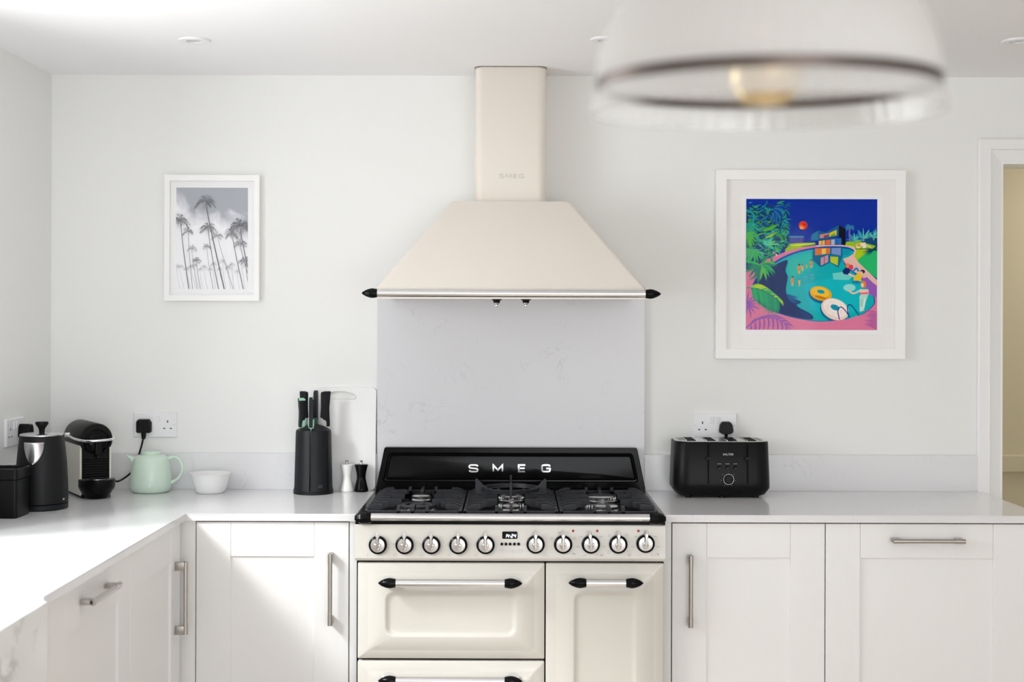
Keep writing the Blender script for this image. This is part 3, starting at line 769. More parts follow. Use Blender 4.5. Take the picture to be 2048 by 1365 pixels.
# ------------------------------------------------------------------ small appliances and crockery
# toaster
TD = 4.343
tx0, tx1 = X(1349, 985, TD), X(1544.6, 985, TD); tcx = (tx0+tx1)/2; thw = (tx1-tx0)/2
tz1 = Z(1447, 885, TD)
ty0, ty1 = Y(TD), Y(TD)+.185
tt = thing('toaster', 'wide black four-slot toaster with steel top on the right worktop', 'toaster', (tcx, (ty0+ty1)/2, WT))
def tring(s, z, r, ins=0): return [Vector((tcx+a*s, (ty0+ty1)/2+b*s, z)) for a, b in rrect(-thw+ins, thw-ins, -.0925+ins, .0925-ins, r, 8)]
bm = loft(NB(), [tring(1, WT+.0045, .04, .026), tring(1, WT+.010, .045, .013), tring(1, WT+.030, .05, .0), tring(1, WT+.05, .05, .0), tring(1, tz1-.004, .05, .0045), tring(1, tz1, .05, .0065)])
tb = O('body', bm, M['blkplastic'], tt, smooth=True, angle=50)
bm = loft(NB(), [tring(1, tz1-.001, .05, .0075), tring(1, tz1+.0015, .05, .0085)])
tp = O('steel_top', bm, M['steel'], tt, smooth=True)
for dx in (-.098, -.034, .034, .098):
    O('bread_slot', prism(NB(), rrect(tcx+dx-.018, tcx+dx+.018, (ty0+ty1)/2-.068, (ty0+ty1)/2+.068, .006), lambda a, b, d: (a, b, d), tz1+.0012, tz1+.0020), M['gap'], tp)
    bm = NB()
    for q in (-.016, .016): tube(bm, [(tcx+dx+q, (ty0+ty1)/2-.06, tz1+.0025), (tcx+dx+q, (ty0+ty1)/2+.06, tz1+.0025)], .0012, 8)
    O('slot_wire', bm, M['chrome'], tp)
for s in (-1, 1):
    bm = NB()
    for k in range(3): box(bm, tcx+s*(.121+.006*k)-.0008, tcx+s*(.121+.006*k)+.0008, (ty0+ty1)/2-.05, (ty0+ty1)/2+.05, tz1+.0012, tz1+.0019)
    O('vent_slit', bm, M['gap'], tp)
for px in (1416.8, 1495.3):
    lx = X(px, 930, TD)
    O('lever_slot', B(lx-.0020, lx+.0020, ty0+.0015, ty0+.004 if False else ty0-.0007, Z(px, 968, TD), Z(px, 890, TD)), M['gap'], tt)
    bm = prism(NB(), [(lx+.0100*math.cos(a)*(1 if abs(math.cos(a)) < .95 else 1), Z(px, 917, TD)+.0042*math.sin(a)) for a in [2*math.pi*k/24 for k in range(24)]], FR(ty0), .001, .013)
    O('lever', bm, M['blkplastic'], tt, smooth=True)
for px in (1438.6, 1455, 1470.8):
    O('button', revolve(NB(), (X(px, 936, TD), ty0, Z(px, 936, TD)), (0, -1, 0), [(.0066, -.002), (.0064, .002), (.0052, .0030), (.0005, .0026)], 24), M['blk'], tt, smooth=True)
    bm = NB()
    for k in range(4): q = X(px-3+2*k, 928.4, TD); box(bm, q-.0011, q+.0011, ty0-.0006, ty0+.001, Z(px, 929.0, TD), Z(px, 928.0, TD))
    O('button_caption', bm, M['paleprint'], tt)
dx_, dz_ = X(1456.8, 959, TD), Z(1456.8, 959, TD)
dl = O('browning_dial', revolve(NB(), (dx_, ty0, dz_), (0, -1, 0), [(.0175, -.002), (.0172, .006), (.0160, .0075), (.0125, .0075), (.0120, .010), (.0112, .0108), (.0005, .0110)], 40), M['blkplastic'], tt, smooth=True)
O('dial_ring', revolve(NB(), (dx_, ty0-.0068, dz_), (0, -1, 0), [(.0172, 0), (.0170, .0012), (.0164, .0012), (.0164, 0)], 40, False, False), M['nickel'], dl, smooth=True)
bm = NB()
for k in range(7):
    an = math.radians(-150+50*k); q = (dx_+.0235*math.sin(an), dz_+.0235*math.cos(an)); box(bm, q[0]-.0007, q[0]+.0007, ty0-.0005, ty0+.001, q[1]-.0007, q[1]+.0007)
O('dial_mark', bm, M['paleprint'], tt)
bm = text_bm('SALTER', .0092, lambda a, b, d: (X(1456.5, 910, TD)+a, ty0-.0008, Z(1456.5, 911.3, TD)+b), 1.12)
O('maker_lettering', bm, M['greyplastic'], tt)
for sx in (-.11, .0, .11):
    for yy in (ty0+.03, ty1-.03):
        O('foot', lathe(NB(), (tcx+sx, yy, WT), [(.009, 0), (.009, .012)], 16), M['blkplastic'], tt, smooth=True)

# kettle
kc = Vector((-1.420, Y(4.072), WT))
kt = thing('kettle', 'matte black jug kettle with steel spout and mushroom lid knob beside the coffee machine', 'kettle', kc)
O('base', lathe(NB(), kc, [(.0735, 0), (.0765, .003), (.0768, .016), (.0745, .0178)], 56), M['blksoft'], kt, smooth=True)
prof = [(.0735, .0182), (.0768, .020), (.0768, .03), (.0755, .08), (.0725, .14), (.0680, .185), (.0650, .212), (.0640, .220), (.0632, .2225)]
body = O('body', lathe(NB(), kc, prof, 64), M['blkmatte'], kt, smooth=True)
O('lid', lathe(NB(), kc, [(.0636, .2215), (.0636, .2245), (.058, .2265), (.010, .2275), (.001, .2275)], 56), M['steel'], kt, smooth=True)
O('lid_knob', lathe(NB(), kc, [(.0085, .2265), (.0085, .236), (.0105, .243), (.0175, .2525), (.0190, .2545), (.0190, .2605), (.0175, .262), (.001, .262)], 32), M['blkplastic'], kt, smooth=True)
# steel V-shaped spout standing proud of the body, turned a little to the side wall
def krad(z):
    for (r0, z0_), (r1, z1_) in zip(prof, prof[1:]):
        if z0_ <= z <= z1_: return r0+(r1-r0)*(z-z0_)/(z1_-z0_)
    return prof[-1][0]
th0 = math.atan2(-4.072, 1.420)-math.radians(20.5)
bm = NB(); R = []
for i in range(15):
    t = i/14; z = .205-.066*t; half = math.radians(28)*max(0, 1-t**1.7)**.7+.004; proud = .013*(1-t)**1.3+.0014
    row = []
    for k in range(17):
        s = -1+2*k/16; a = th0+half*s; rr = krad(z)+proud*(1-s*s)+.0012
        row.append(kc+Vector((rr*math.cos(a), rr*math.sin(a), z)))
    R.append(row)
loft(bm, R, False, False, closed=False)
sp = O('spout', bm, M['steel'], kt, smooth=True)
md = sp.modifiers.new('thickness', 'SOLIDIFY'); md.thickness = .003; md.offset = -1
ha = th0+math.pi
d = Vector((math.cos(ha), math.sin(ha), 0))
hp = spline([kc+d*.062+Vector((0, 0, .205)), kc+d*.085+Vector((0, 0, .213)), kc+d*.108+Vector((0, 0, .195)), kc+d*.112+Vector((0, 0, .12)), kc+d*.098+Vector((0, 0, .05)), kc+d*.074+Vector((0, 0, .04))], 8)
O('handle', tube(NB(), hp, .009, 14), M['blkplastic'], kt, smooth=True)
bm = NB(); aL = math.atan2(-4.072, 1.420)+math.radians(51)
for k in range(4):
    a = aL+k*.028; rr = krad(.032)+.0004; p = kc+Vector((rr*math.cos(a), rr*math.sin(a), .029)); n = Vector((-math.sin(a), math.cos(a), 0))
    dn = Vector((math.cos(a), math.sin(a), 0))
    q = [p-n*.0005, p+n*.0005, p+n*(.0005+.0006*(k % 2))+Vector((0, 0, .005)), p-n*(.0005-.0006*(k % 2))+Vector((0, 0, .005))]
    loft(bm, [q, [v+dn*.0004 for v in q]])
O('maker_mark', bm, M['greyplastic'], kt)

# black square canister
cX1, cX0, cY0, cY1 = -1.415, -1.527, Y(3.855), Y(3.966)
cn = thing('canister', 'square black canister with stepped rim beside the kettle', 'canister', ((cX0+cX1)/2, (cY0+cY1)/2, WT))
ctop = Z(34, 939.5, 3.855); cb = Z(34, 961.4, 3.855)
def cring(z, ins, r=.010): return [Vector((a, b, z)) for a, b in rrect(cX0+ins, cX1-ins, cY0+ins, cY1-ins, r, 5)]
O('body', loft(NB(), [cring(WT, .0035), cring(WT+.003, .0015), cring(cb-.001, .0012), cring(cb, .003)]), M['blkplastic'], cn, smooth=True)
O('rim', loft(NB(), [cring(cb, .003), cring(cb+.0015, .0), cring(ctop-.0015, .0), cring(ctop, .0012), cring(ctop, .004), cring(ctop-.016, .006)]), M['blkplastic'], cn, smooth=True)
bm = loft(NB(), [cring(ctop-.0158, .02), cring(ctop-.006, .026), cring(ctop-.005, .03)]); O('lid', bm, M['blk'], cn, smooth=True)

# capsule coffee machine, turned into the room
th = math.radians(32)
cm = thing('coffee_machine', 'compact black capsule coffee machine with ivory sides and chrome lever in the corner', 'coffee machine', (-1.377, Y(4.299), WT), th)
CWd = .100
bm = B(.007, CWd-.007, .0, .212, .010, .172, bev=.002); O('body', bm, M['blk'], cm, local=True)
for a, b in ((0, .007), (CWd-.007, CWd)):
    O('side_panel', B(a, b, .004, .210, .008, .168, bev=.002), M['coffeewhite'], cm, local=True)
bz, br = .186, .052
ol = [(CWd/2+br*math.cos(a), bz+br*math.sin(a)) for a in [math.pi*2*k/48 for k in range(48)]]
ol = [(a, max(b, .160)) for a, b in ol]
bm = NB()
def yring(s, y): return [Vector((CWd/2+(a-CWd/2)*s, y, bz+(b-bz)*s)) for a, b in ol]
loft(bm, [yring(.96, .208), yring(1, .198), yring(1, -.002), yring(.96, -.007)])
O('barrel', bm, M['blkplastic'], cm, local=True, smooth=True, angle=50)
c0 = Vector((CWd/2, -.007, bz-.006))
O('front_ring', revolve(NB(), c0, (0, -1, 0), [(.043, -.002), (.043, .004), (.039, .006), (.036, .004), (.035, -.001)], 48, False, False), M['blk'], cm, local=True, smooth=True)
O('brew_head', revolve(NB(), c0+Vector((0, 0, -.002)), (0, -1, 0), [(.030, -.001), (.029, .006), (.022, .010), (.0005, .011)], 36), M['blk'], cm, local=True, smooth=True)
bm = NB(); box(bm, CWd/2-.010, CWd/2+.014, -.030, .0, .138, .182, bev=.004); cyl(bm, (CWd/2+.002, -.018, .140), (CWd/2+.002, -.018, .128), .006, seg=16)
O('spout', bm, M['blk'], cm, local=True)
for k in range(8):
    zz = .066+k*.0078
    pf = [(0, zz-.003), (-.0035, zz-.0022), (-.0035, zz+.0006), (0, zz+.003)]
    O('grille_rib', loft(NB(), [[Vector((x, y, z)) for y, z in pf] for x in (.009, CWd-.009)]), M['blkplastic'], cm, local=True)
bm = NB(); R = []
for r, z in ((.034, 0), (.040, .006), (.054, .030), (.0575, .040), (.0575, .0600), (.055, .062)):
    R.append([Vector((CWd/2+r*math.cos(a), -.006+1.12*r*math.sin(a), z)) for a in [math.pi+math.pi*k/24 for k in range(25)]])
loft(bm, R); tr = O('drip_tray', bm, M['blk'], cm, local=True, smooth=True, angle=45)
O('drip_grid', prism(NB(), [(CWd/2+.046*math.cos(a), -.008+.050*math.sin(a)) for a in [math.pi+math.pi*k/20 for k in range(21)]], lambda a, b, d: (a, b, d), .0622, .0634), M['steel'], tr, local=True)
lp = spline([(-.010, .135, .193), (-.012, .08, .192), (-.012, .02, .189), (.006, -.040, .186), (.05, -.058, .187), (.094, -.040, .189), (.112, .02, .192), (.112, .06, .193)], 8)
lv = O('lever', tube(NB(), lp, .0042, 12), M['chrome'], cm, local=True, smooth=True)
O('lever_pivot', cyl(NB(), (.0, .135, .193), (-.0145, .135, .193), .0080, seg=24), M['chrome'], lv, local=True, smooth=True)
O('lever_pivot', cyl(NB(), (CWd, .06, .193), (CWd+.0145, .06, .193), .0080, seg=24), M['chrome'], lv, local=True, smooth=True)
O('base_plate', B(.004, CWd-.004, -.004, .212, 0, .011, bev=.002), M['blkplastic'], cm, local=True)

# teapot
tc = Vector((X(302, 950, 4.468), Y(4.468), WT))
tpot = thing('teapot', 'pale mint green stoneware teapot in front of the wall socket', 'teapot', tc)
s = 4.468/F
pr = [(29, 0), (33, .5), (38, 5), (40.3, 13), (40.5, 24), (39.5, 38), (37.5, 52), (35.5, 62), (33.5, 68), (30, 72), (24, 74.5), (19, 75.2)]
O('body', lathe(NB(), tc, [(r*s, z*s) for r, z in pr], 64), M['mint'], tpot, smooth=True, angle=60)
O('lid', lathe(NB(), tc, [(17.8*s, 74.5*s), (18.2*s, 76*s), (18.2*s, 80.5*s), (17*s, 82*s), (14.5*s, 81*s), (.5*s, 79.5*s)], 48), M['mint'], tpot, smooth=True)
bm = NB(); rows = []
for t, w, h0, h1 in ((30, 11, 42, 70), (36, 10, 52, 71), (41, 7.5, 61, 72.5), (45.5, 4.5, 67, 73.5), (47.5, 3.2, 70, 74)):
    row = []
    for k in range(16):
        a = 2*math.pi*k/16; row.append(tc+Vector((-t*s, w*s*math.cos(a), ((h0+h1)/2+(h1-h0)/2*math.sin(a))*s)))
    rows.append(row)
loft(bm, rows); O('spout', bm, M['mint'], tpot, smooth=True, angle=60)
hp = spline([tc+Vector((x*s, 0, z*s)) for x, z in ((32, 66), (44, 70), (55, 66.5), (62, 54), (62, 41), (56, 29), (46, 22), (36, 18))], 7)
O('handle', tube(NB(), hp, [.0048 if 0.1 < i/len(hp) < .85 else .0062 for i in range(len(hp))], 14), M['mint'], tpot, smooth=True)
bm = NB()
for a in range(4):
    q = tc+Vector((8*s+(1.6 if a % 2 else -1.6)*s, -40.1*s, 16.5*s+(1.6 if a > 1 else -1.6)*s)); revolve(bm, q, (0, -1, 0), [(.0021, -.004), (.0021, .0008)], 12)
O('maker_mark', bm, M['photomount'], tpot)
# bowl
bc = Vector((X(421, 965, 4.453), Y(4.453), WT)); s = 4.453/F
pr = [(24.5, 0), (26.5, 1), (30, 6), (34, 18), (38, 32), (40.8, 38.5), (41.8, 39.6), (41.0, 39.8), (39.5, 38), (36, 28), (32, 15), (27, 7), (15, 4), (.3, 3.6)]
o = O('bowl', lathe(NB(), bc, [(r*s, z*s) for r, z in pr], 64), M['ceramic'], smooth=True, angle=60)
tag(o, 'small plain white ceramic bowl beside the mint teapot', 'bowl')

# knife block: six wedges around a core with slots between them
kb = Vector((X(627, 920, 4.457), Y(4.457), WT))
blk = thing('knife_block', 'round tapered charcoal knife block in front of the white chopping board', 'knife block', kb)
s = 4.457/F*.975
zt = 127*s
pr = [(38.5, 0), (40.3, 1), (40.3, 8), (39.0, 14), (36.2, 125), (35.2, 129.5), (22, 137), (14, 140)]
pin = [(12, 0), (12, 1), (12, 8), (12, 14), (12, 125), (12, 129.5), (12, 137), (12, 140)]
SL0 = -92
def sector(a0, a1, n=9):
    bm = NB(); R = []
    for k in range(n):
        a = a0+(a1-a0)*k/(n-1)
        loop = [(r, z) for r, z in pr]+[(r, z) for r, z in pin[::-1]]
        R.append([kb+Vector((r*s*math.cos(a), r*s*math.sin(a), z*s)) for r, z in loop])
    return loft(bm, R)
for k in range(6):
    a0 = math.radians(SL0+60*k)+.028; a1 = math.radians(SL0+60*(k+1))-.028
    O('segment', sector(a0, a1), M['blksoft'], blk, smooth=True, angle=25)
O('core', lathe(NB(), kb, [(12.5*s, .001), (12.5*s, 139*s), (.2*s, 140.5*s)], 32), M['blkmatte'], blk, smooth=True)
O('base', lathe(NB(), kb, [(39.8*s, 0), (40.6*s, .4*s), (40.6*s, 7*s), (39.6*s, 7.6*s)], 56), M['blkmatte'], blk, smooth=True)
bm = NB()
for k in range(3): 
    for q in range(4):
        a = math.radians(-90+24+q*3.6); rr = (38.9-.03*k)*s+.0003; p = kb+Vector((rr*math.cos(a), rr*math.sin(a), (14.5+k*2.3)*s)); n = Vector((-math.sin(a), math.cos(a), 0)); dn = Vector((math.cos(a), math.sin(a), 0))
        w_ = .0010 if k < 2 else (.0006+.0003*(q % 2)); v0 = [p-n*w_, p+n*w_, p+n*w_+Vector((0, 0, .0018)), p-n*w_+Vector((0, 0, .0018))]
        loft(bm, [v0, [v+dn*.0004 for v in v0]])
O('maker_mark', bm, mat('dim_label', (.12, .13, .15), .5, bump=.01), blk)
KNV = [(-92, 64, 7.0, 'mintplastic', 'slim black-handled knife with mint edging in the front slot of the knife block'),
       (-152, 61, 9.0, 'mintplastic', 'short black-handled knife with mint collar in the knife block, beside the pale-collared one'),
       (148, 74, 11.0, 'greyplastic', 'tall black-handled knife with pale grey collar, beside the mint-collared short knife'),
       (88, 75, 10.0, 'greenplastic', 'tall black-handled knife with dark green collar in the knife block'),
       (28, 74, 12.5, 'greyplastic', 'broad black-handled knife with white-grey collar in the knife block, nearest the chopping board handle hole')]
for ang, hh, wd, col, lab in KNV:
    a = math.radians(ang); d = Vector((math.cos(a), math.sin(a), 0)); n = Vector((-d.y, d.x, 0))
    base = kb+d*(25*s)+Vector((0, 0, 134*s))
    kn = thing('kitchen_knife', lab, 'knife', base, 0, 'knives in the knife block')
    def sect(z, r0, r1, t): return [base+d*(r0*s)+n*(t*s), base+d*((r0+r1)/2*s)+n*(t*1.25*s), base+d*(r1*s)+n*(t*s), base+d*(r1*s)-n*(t*s), base+d*((r0+r1)/2*s)-n*(t*1.25*s), base+d*(r0*s)-n*(t*s)]
    def lift(q, z): return [v+Vector((0, 0, z*s)) for v in q]
    t = 3.6; kc_ = 1.45 if ang == -92 else 1.0
    rows = [lift(sect(0, -wd*.55, wd*.55, t*.8*kc_), .5), lift(sect(0, -wd*.6, wd*.66, t*kc_), 6), lift(sect(0, -wd*.7, wd*.62, t*kc_), 19)]
    O('collar', loft(NB(), rows), M[col], kn, smooth=True, angle=50)
    rows = [lift(sect(0, wd*.05, wd*.72, t*1.04), 2), lift(sect(0, -wd*.2, wd*.72, t*1.08), 12), lift(sect(0, -wd*.74, wd*.66, t*1.1), 21), lift(sect(0, -wd*.62, wd*.62, t*1.15), hh*.55),
            lift(sect(0, -wd*.66, wd*.80, t*1.1), hh-8), lift(sect(0, -wd*.62, wd*.86, t), hh-2), lift(sect(0, -wd*.2, wd*.82, t*.8), hh)]
    O('grip', loft(NB(), rows), M['blksoft'], kn, smooth=True, angle=50)
    if col == 'mintplastic':
        rows = [lift(sect(0, -wd*.70, wd*.80, t*1.13), hh-4.5), lift(sect(0, -wd*.66, wd*.86, t*1.05), hh-2.0), lift(sect(0, -wd*.3, wd*.8, t*.85), hh+.6)]
        O('end_cap', loft(NB(), rows), M['mintplastic'], kn, smooth=True)
    v = [base+d*(q*s)+n*(p*s) for q, p in ((-wd*.5, -.55), (wd*.5, -.55), (wd*.5, .55), (-wd*.5, .55))]
    O('blade', loft(NB(), [lift(v, -95), lift(v, 3)]), M['steel'], kn)

# chopping board leaning on the upstand
slope = .088
bxl, bxr = X(607, 880, 4.53), X(751, 880, 4.53); bh = .3455
def BM(a, b, d): return (a, Y(4.5225)-d+b*slope, WT+.0002+b*(1-slope*slope/2))
out = rrect(bxl, bxr, 0, bh, .017, 6)
hx0, hx1 = X(645, 790, 4.545), X(713.5, 790, 4.545); hz1, hz0 = bh-.0125, bh-.041
hole = []
n = 14
hole = [(hx0+.006, hz0), (hx1-.006, hz0), (hx1-.001, hz0+.005), (hx1, hz0+.010), (hx1-.003, hz0+.015)]+[((hx0+hx1)/2+(.5-k/n)*(hx1-hx0)*.90, hz0+.016+.0125*(1-(2*k/n-1)**2)**.9) for k in range(n+1)]+[(hx0+.003, hz0+.015), (hx0, hz0+.010), (hx0+.001, hz0+.005)]
bm = NB()
def wire(pts, d):
    vs = [bm.verts.new(BM(a, b, d)) for a, b in pts]
    return vs, [bm.edges.new((vs[i], vs[(i+1) % len(vs)])) for i in range(len(vs))]
vs = {}
for d in (0, -.008):
    o1, e1 = wire(out, d); o2, e2 = wire(hole, d); vs[d] = (o1, o2)
    bmesh.ops.triangle_fill(bm, use_beauty=True, edges=e1+e2)
for i in (0, 1):
    f, g = vs[0][i], vs[-.008][i]
    for k in range(len(f)): bm.faces.new((f[k], f[(k+1) % len(f)], g[(k+1) % len(f)], g[k]))
tag(O('chopping_board', bm, M['boardplastic']), 'white plastic chopping board with handle hole leaning behind the mills', 'chopping board')
# mills
def mill(px, m, label):
    c = Vector((X(px, 980, 4.4965), Y(4.4965), WT)); s = 4.4965/F
    t = thing('mill', label, 'mill', c)
    pr = [(12.5, 0), (13.9, .8), (14.0, 4), (12.9, 9), (10.6, 18), (8.9, 26), (8.7, 30), (9.7, 38), (11.6, 46), (13.2, 52.5), (13.4, 54), (12.6, 54.6), (.3, 54.8)]
    O('body', lathe(NB(), c, [(r*s, z*s) for r, z in pr], 40), m, t, smooth=True, angle=60)
    O('finial', lathe(NB(), c, [(2.9*s, 54.4*s), (2.4*s, 57*s), (2.0*s, 59*s), (3.2*s, 61.5*s), (3.2*s, 62.5*s), (.3*s, 63*s)], 24), M['nickel'], t, smooth=True)
mill(694, M['lacquer'], 'small white waisted salt mill in front of the chopping board')
mill(722.6, M['blk'], 'small glossy black waisted pepper mill beside the range cooker')

# ------------------------------------------------------------------ sockets and plugs
def socket(name, label, c, A, flip):
    """A(u, out, v): plate axes; flip mirrors which side has the rocker pair"""
    t = thing(name, label, 'socket', c)
    hw, hh = .0735, .043
    def P(u, v, o): return Vector(A(u, o, v))
    def pr(out, d0, d1): return loft(NB(), [[P(a, b, d0) for a, b in out], [P(a, b, d1) for a, b in out]])
    bm = loft(NB(), [[P(a, b, .0005) for a, b in rrect(-hw, hw, -hh, hh, .003)], [P(a, b, .006) for a, b in rrect(-hw, hw, -hh, hh, .003)], [P(a, b, .009) for a, b in rrect(-hw+.003, hw-.003, -hh+.003, hh-.003, .003)]])
    O('plate', bm, M['whiteplastic'], t)
    for u in (-.0065-.004, .0065+.004):
        O('switch', loft(NB(), [[P(a, b, .0088) for a, b in rrect(u-.0058, u+.0058, .008, .031, .001)], [P(a, b, .0105+(.0025 if b > .02 else 0)) for a, b in rrect(u-.0052, u+.0052, .0086, .0304, .001)]]), M['whiteplastic'], t)
    for u in (-.0425, .0425):
        bm = pr(rrect(u-.0020, u+.0020, .0065, .0145, .0003), .0088, .0094)
        for q in (-.0111, .0111):
            o_ = [(a, b) for a, b in rrect(u+q-.0033, u+q+.0033, -.0145, -.0105, .0003)]
            loft(bm, [[P(a, b, .0088) for a, b in o_], [P(a, b, .0094) for a, b in o_]])
        O('pin_hole', bm, M['socketdark'], t)
    for u in (-.0655, .0655):
        bm = pr([(u+.0022*math.cos(a), .001+.0022*math.sin(a)) for a in [2*math.pi*k/16 for k in range(16)]], .0088, .0096)
        O('screw', bm, M['smeggrey'], t)
    return t
sz_ = Z(311.5, 849.5, WALLD)
def wall_ax(cx_, cz_): return lambda u, o, v: (cx_+u, -o, cz_+v)
xa = X(311.5, 849.5, WALLD)
socket('wall_socket', 'white double wall socket with square black plug above the teapot', (xa, 0, sz_-.043), wall_ax(xa, sz_), 0)
xb = X(1429.5, 852, WALLD); zb2 = Z(1429.5, 852, WALLD)
socket('wall_socket', 'white double wall socket with rounded black plug behind the toaster', (xb, 0, zb2-.043), wall_ax(xb, zb2), 0)
yc = Y(4.215); zc = 1.129
socket('wall_socket', 'white double wall socket on the side wall above the kettle', (LX, yc, zc-.043), (lambda u, o, v: (LX+o, yc+u, zc+v)), 0)
def plug(label, c, A, outline, depth, cable=None, relief=None):
    t = thing('plug', label, 'plug', c)
    L = [[Vector(A(a, .0095, b)) for a, b in outline], [Vector(A(a, .0095+depth*.8, b)) for a, b in outline], [Vector(A(a*.9, .0095+depth, b*.9)) for a, b in outline]]
    O('plug_body', loft(NB(), L), M['blkplastic'], t, smooth=True, angle=30)
    if relief:
        bm = NB(); tube(bm, [A(*q) for q in relief[0]], relief[1], 14); O('strain_relief', bm, M['blkplastic'], t, smooth=True)
    if cable:
        O('cable', tube(NB(), spline(cable, 10), .0032, 10), M['blkplastic'], t, smooth=True)
    return t
px_, pz_ = X(286.3, 854, WALLD-.03), Z(286.3, 853.5, WALLD-.03)
A1 = wall_ax(px_, pz_)
oc = [(.024, .013), (.017, .0235), (-.017, .0235), (-.024, .016), (-.0243, -.018), (-.020, -.0225), (.020, -.0225), (.0243, -.018)]
cpts = [Vector(A1(-.001, .022, -.038)), Vector((X(283, 892, 4.53), -.030, Z(283, 892, 4.53))), Vector((X(277, 914, 4.53), -.032, Z(277, 914, 4.53))), Vector((X(271, 934, 4.527), -.034, Z(271, 934, 4.527))),
        Vector((X(260, 948, 4.51), Y(4.51), Z(260, 948, 4.51))), Vector((X(247, 958, 4.48), Y(4.48), Z(247, 958, 4.48))), Vector((X(235, 963.5, 4.44), Y(4.44), Z(235, 963.5, 4.44))), Vector((X(222, 966, 4.42), Y(4.43), WT+.045))]
plug('square-shouldered black plug of the coffee machine cable above the teapot', (px_, -.01, pz_), A1, oc, .024, cpts, ([(0, .022, -.020), (0, .022, -.030), (-.001, .022, -.0425)], [.0085, .0078, .0062]))
px2, pz2 = X(1453.4, 857, WALLD-.03), Z(1453.4, 856.5, WALLD-.03)
oc2 = [(.0235, -.010), (.021, .008), (.016, .0165), (.010, .0205), (-.010, .0205), (-.016, .0165), (-.021, .008), (-.0235, -.010), (-.0215, -.0165), (-.012, -.0215), (.012, -.0215), (.0215, -.0165)]
A2 = wall_ax(px2, pz2)
plug('rounded black plug in the socket behind the toaster', (px2, -.01, pz2), A2, oc2, .026,
     [A2(0, .02, -.030), A2(0, .024, -.06), A2(.004, .020, -.12), A2(.0, .026, -.19)], ([(0, .02, -.018), (0, .02, -.026), (0, .02, -.034)], [.007, .0055, .0048]))
A3 = lambda u, o, v: (LX+o, yc+.0425+u, zc+v)
plug('black plug in the side wall socket behind the kettle', (LX+.01, yc+.0425, zc), A3, [(a, b*1.05) for a, b in oc2], .034,
     [A3(0, .02, -.028), A3(0, .036, -.06), A3(.004, .040, -.12), A3(.0, .045, -.195)], ([(0, .02, -.018), (0, .02, -.026), (0, .02, -.034)], [.007, .0055, .0048]))

# ------------------------------------------------------------------ downlights
for px, py, lab in ((388.5, 82.5, 'round white recessed ceiling spotlight above the palm tree photograph'), (1212, 81, 'round white recessed ceiling spotlight beside the hood chimney and the glass pendant'), (2035.5, 83.5, 'round white recessed ceiling spotlight above the doorway')):
    D = (CEIL-.004-CAMZ)*F/(VPY-(py-ROLL*(px-1024))); x = X(px, py, D)
    t = thing('ceiling_spotlight', lab, 'spotlight', (x, Y(D), CEIL-.006), 0, 'recessed ceiling spotlights')
    O('bezel', lathe(NB(), (x, Y(D), CEIL), [(.0465, -.0003), (.0460, -.004), (.0440, -.0058), (.0260, -.0056), (.0235, -.003), (.0230, -.0003)], 48, False, False), M['whiteplastic'], t, smooth=True)
    O('lamp_lens', lathe(NB(), (x, Y(D), CEIL), [(.0232, -.0006), (.0230, -.0016), (.013, -.0028), (.001, -.003)], 32), M['silverlamp'], t, smooth=True)

# ------------------------------------------------------------------ pendant lamp hanging close to the camera
PDD = 1.40
pxc, pzc = X(1531, 169, PDD), Z(1531, 169, PDD)
pl = thing('pendant_lamp', 'large ribbed opal glass pendant lamp with dark metal band', 'pendant lamp', (pxc, Y(PDD), pzc-.03))
pl.rotation_euler = (math.radians(2.5), 0, 0)
pr_ = 336*PDD/F
dome = [(1.0, .004), (1.005, .03), (.99, .16), (.945, .31), (.87, .46), (.77, .60), (.63, .74), (.46, .86), (.30, .93), (.26, .95)]
dome_o = [(r*pr_, .03+z*pr_) for r, z in dome]
dome_i = [(r*pr_-.004, .03+z*pr_-(.004 if r < .7 else 0)) for r, z in dome[::-1]]
def L0(bm): return bm
O('glass_dome', lathe(NB(), (0, 0, 0), dome_o+dome_i, 240, False, False, rib=(60, .006)), M['opal'], pl, local=True, smooth=True, angle=80)
bm = NB(); loft_prof = [(pr_*1.012, .024), (pr_*1.012, .034), (pr_*.985, .034), (pr_*.985, .024), (pr_*1.012, .024)]
lathe(bm, (0, 0, 0), loft_prof, 96, False, False); O('metal_band', bm, M['copper'], pl, local=True, smooth=True, angle=40)
sk = [(pr_*1.004, .0245), (pr_*1.030, .008), (pr_*1.035, .0), (pr_*1.015, .0), (pr_*1.010, .008), (pr_*.990, .0245)]
O('glass_skirt', lathe(NB(), (0, 0, 0), sk, 240, False, False, rib=(60, .005)), M['skirt'], pl, local=True, smooth=True, angle=80)
zt_ = .03+.95*pr_
O('gallery', lathe(NB(), (0, 0, 0), [(.27*pr_, zt_-.006), (.28*pr_, zt_+.004), (.24*pr_, zt_+.012), (.022, zt_+.02), (.022, zt_+.055), (.008, zt_+.065), (.004, zt_+.068)], 40), M['copper'], pl, local=True, smooth=True)
O('lamp_holder', lathe(NB(), (0, 0, 0), [(.019, zt_+.0), (.019, zt_-.07), (.016, zt_-.075)], 24), M['copper'], pl, local=True, smooth=True)
cz_top = CEIL-pl.location.z
O('cord', cyl(NB(), (0, 0, zt_+.06), (0, 0, cz_top-.02), .0035, seg=10), M['blkmatte'], pl, local=True, smooth=True)
O('ceiling_rose', lathe(NB(), (0, 0, 0), [(.045, cz_top-.003), (.045, cz_top-.012), (.02, cz_top-.028), (.006, cz_top-.032)], 32), M['copper'], pl, local=True, smooth=True)
bz0 = zt_-.072
O('bulb', lathe(NB(), (0, 0, 0), [(.012, bz0), (.015, bz0-.015), (.034, bz0-.05), (.040, bz0-.075), (.036, bz0-.098), (.022, bz0-.113), (.001, bz0-.117)], 32), M['bulbglass'], pl, local=True, smooth=True)
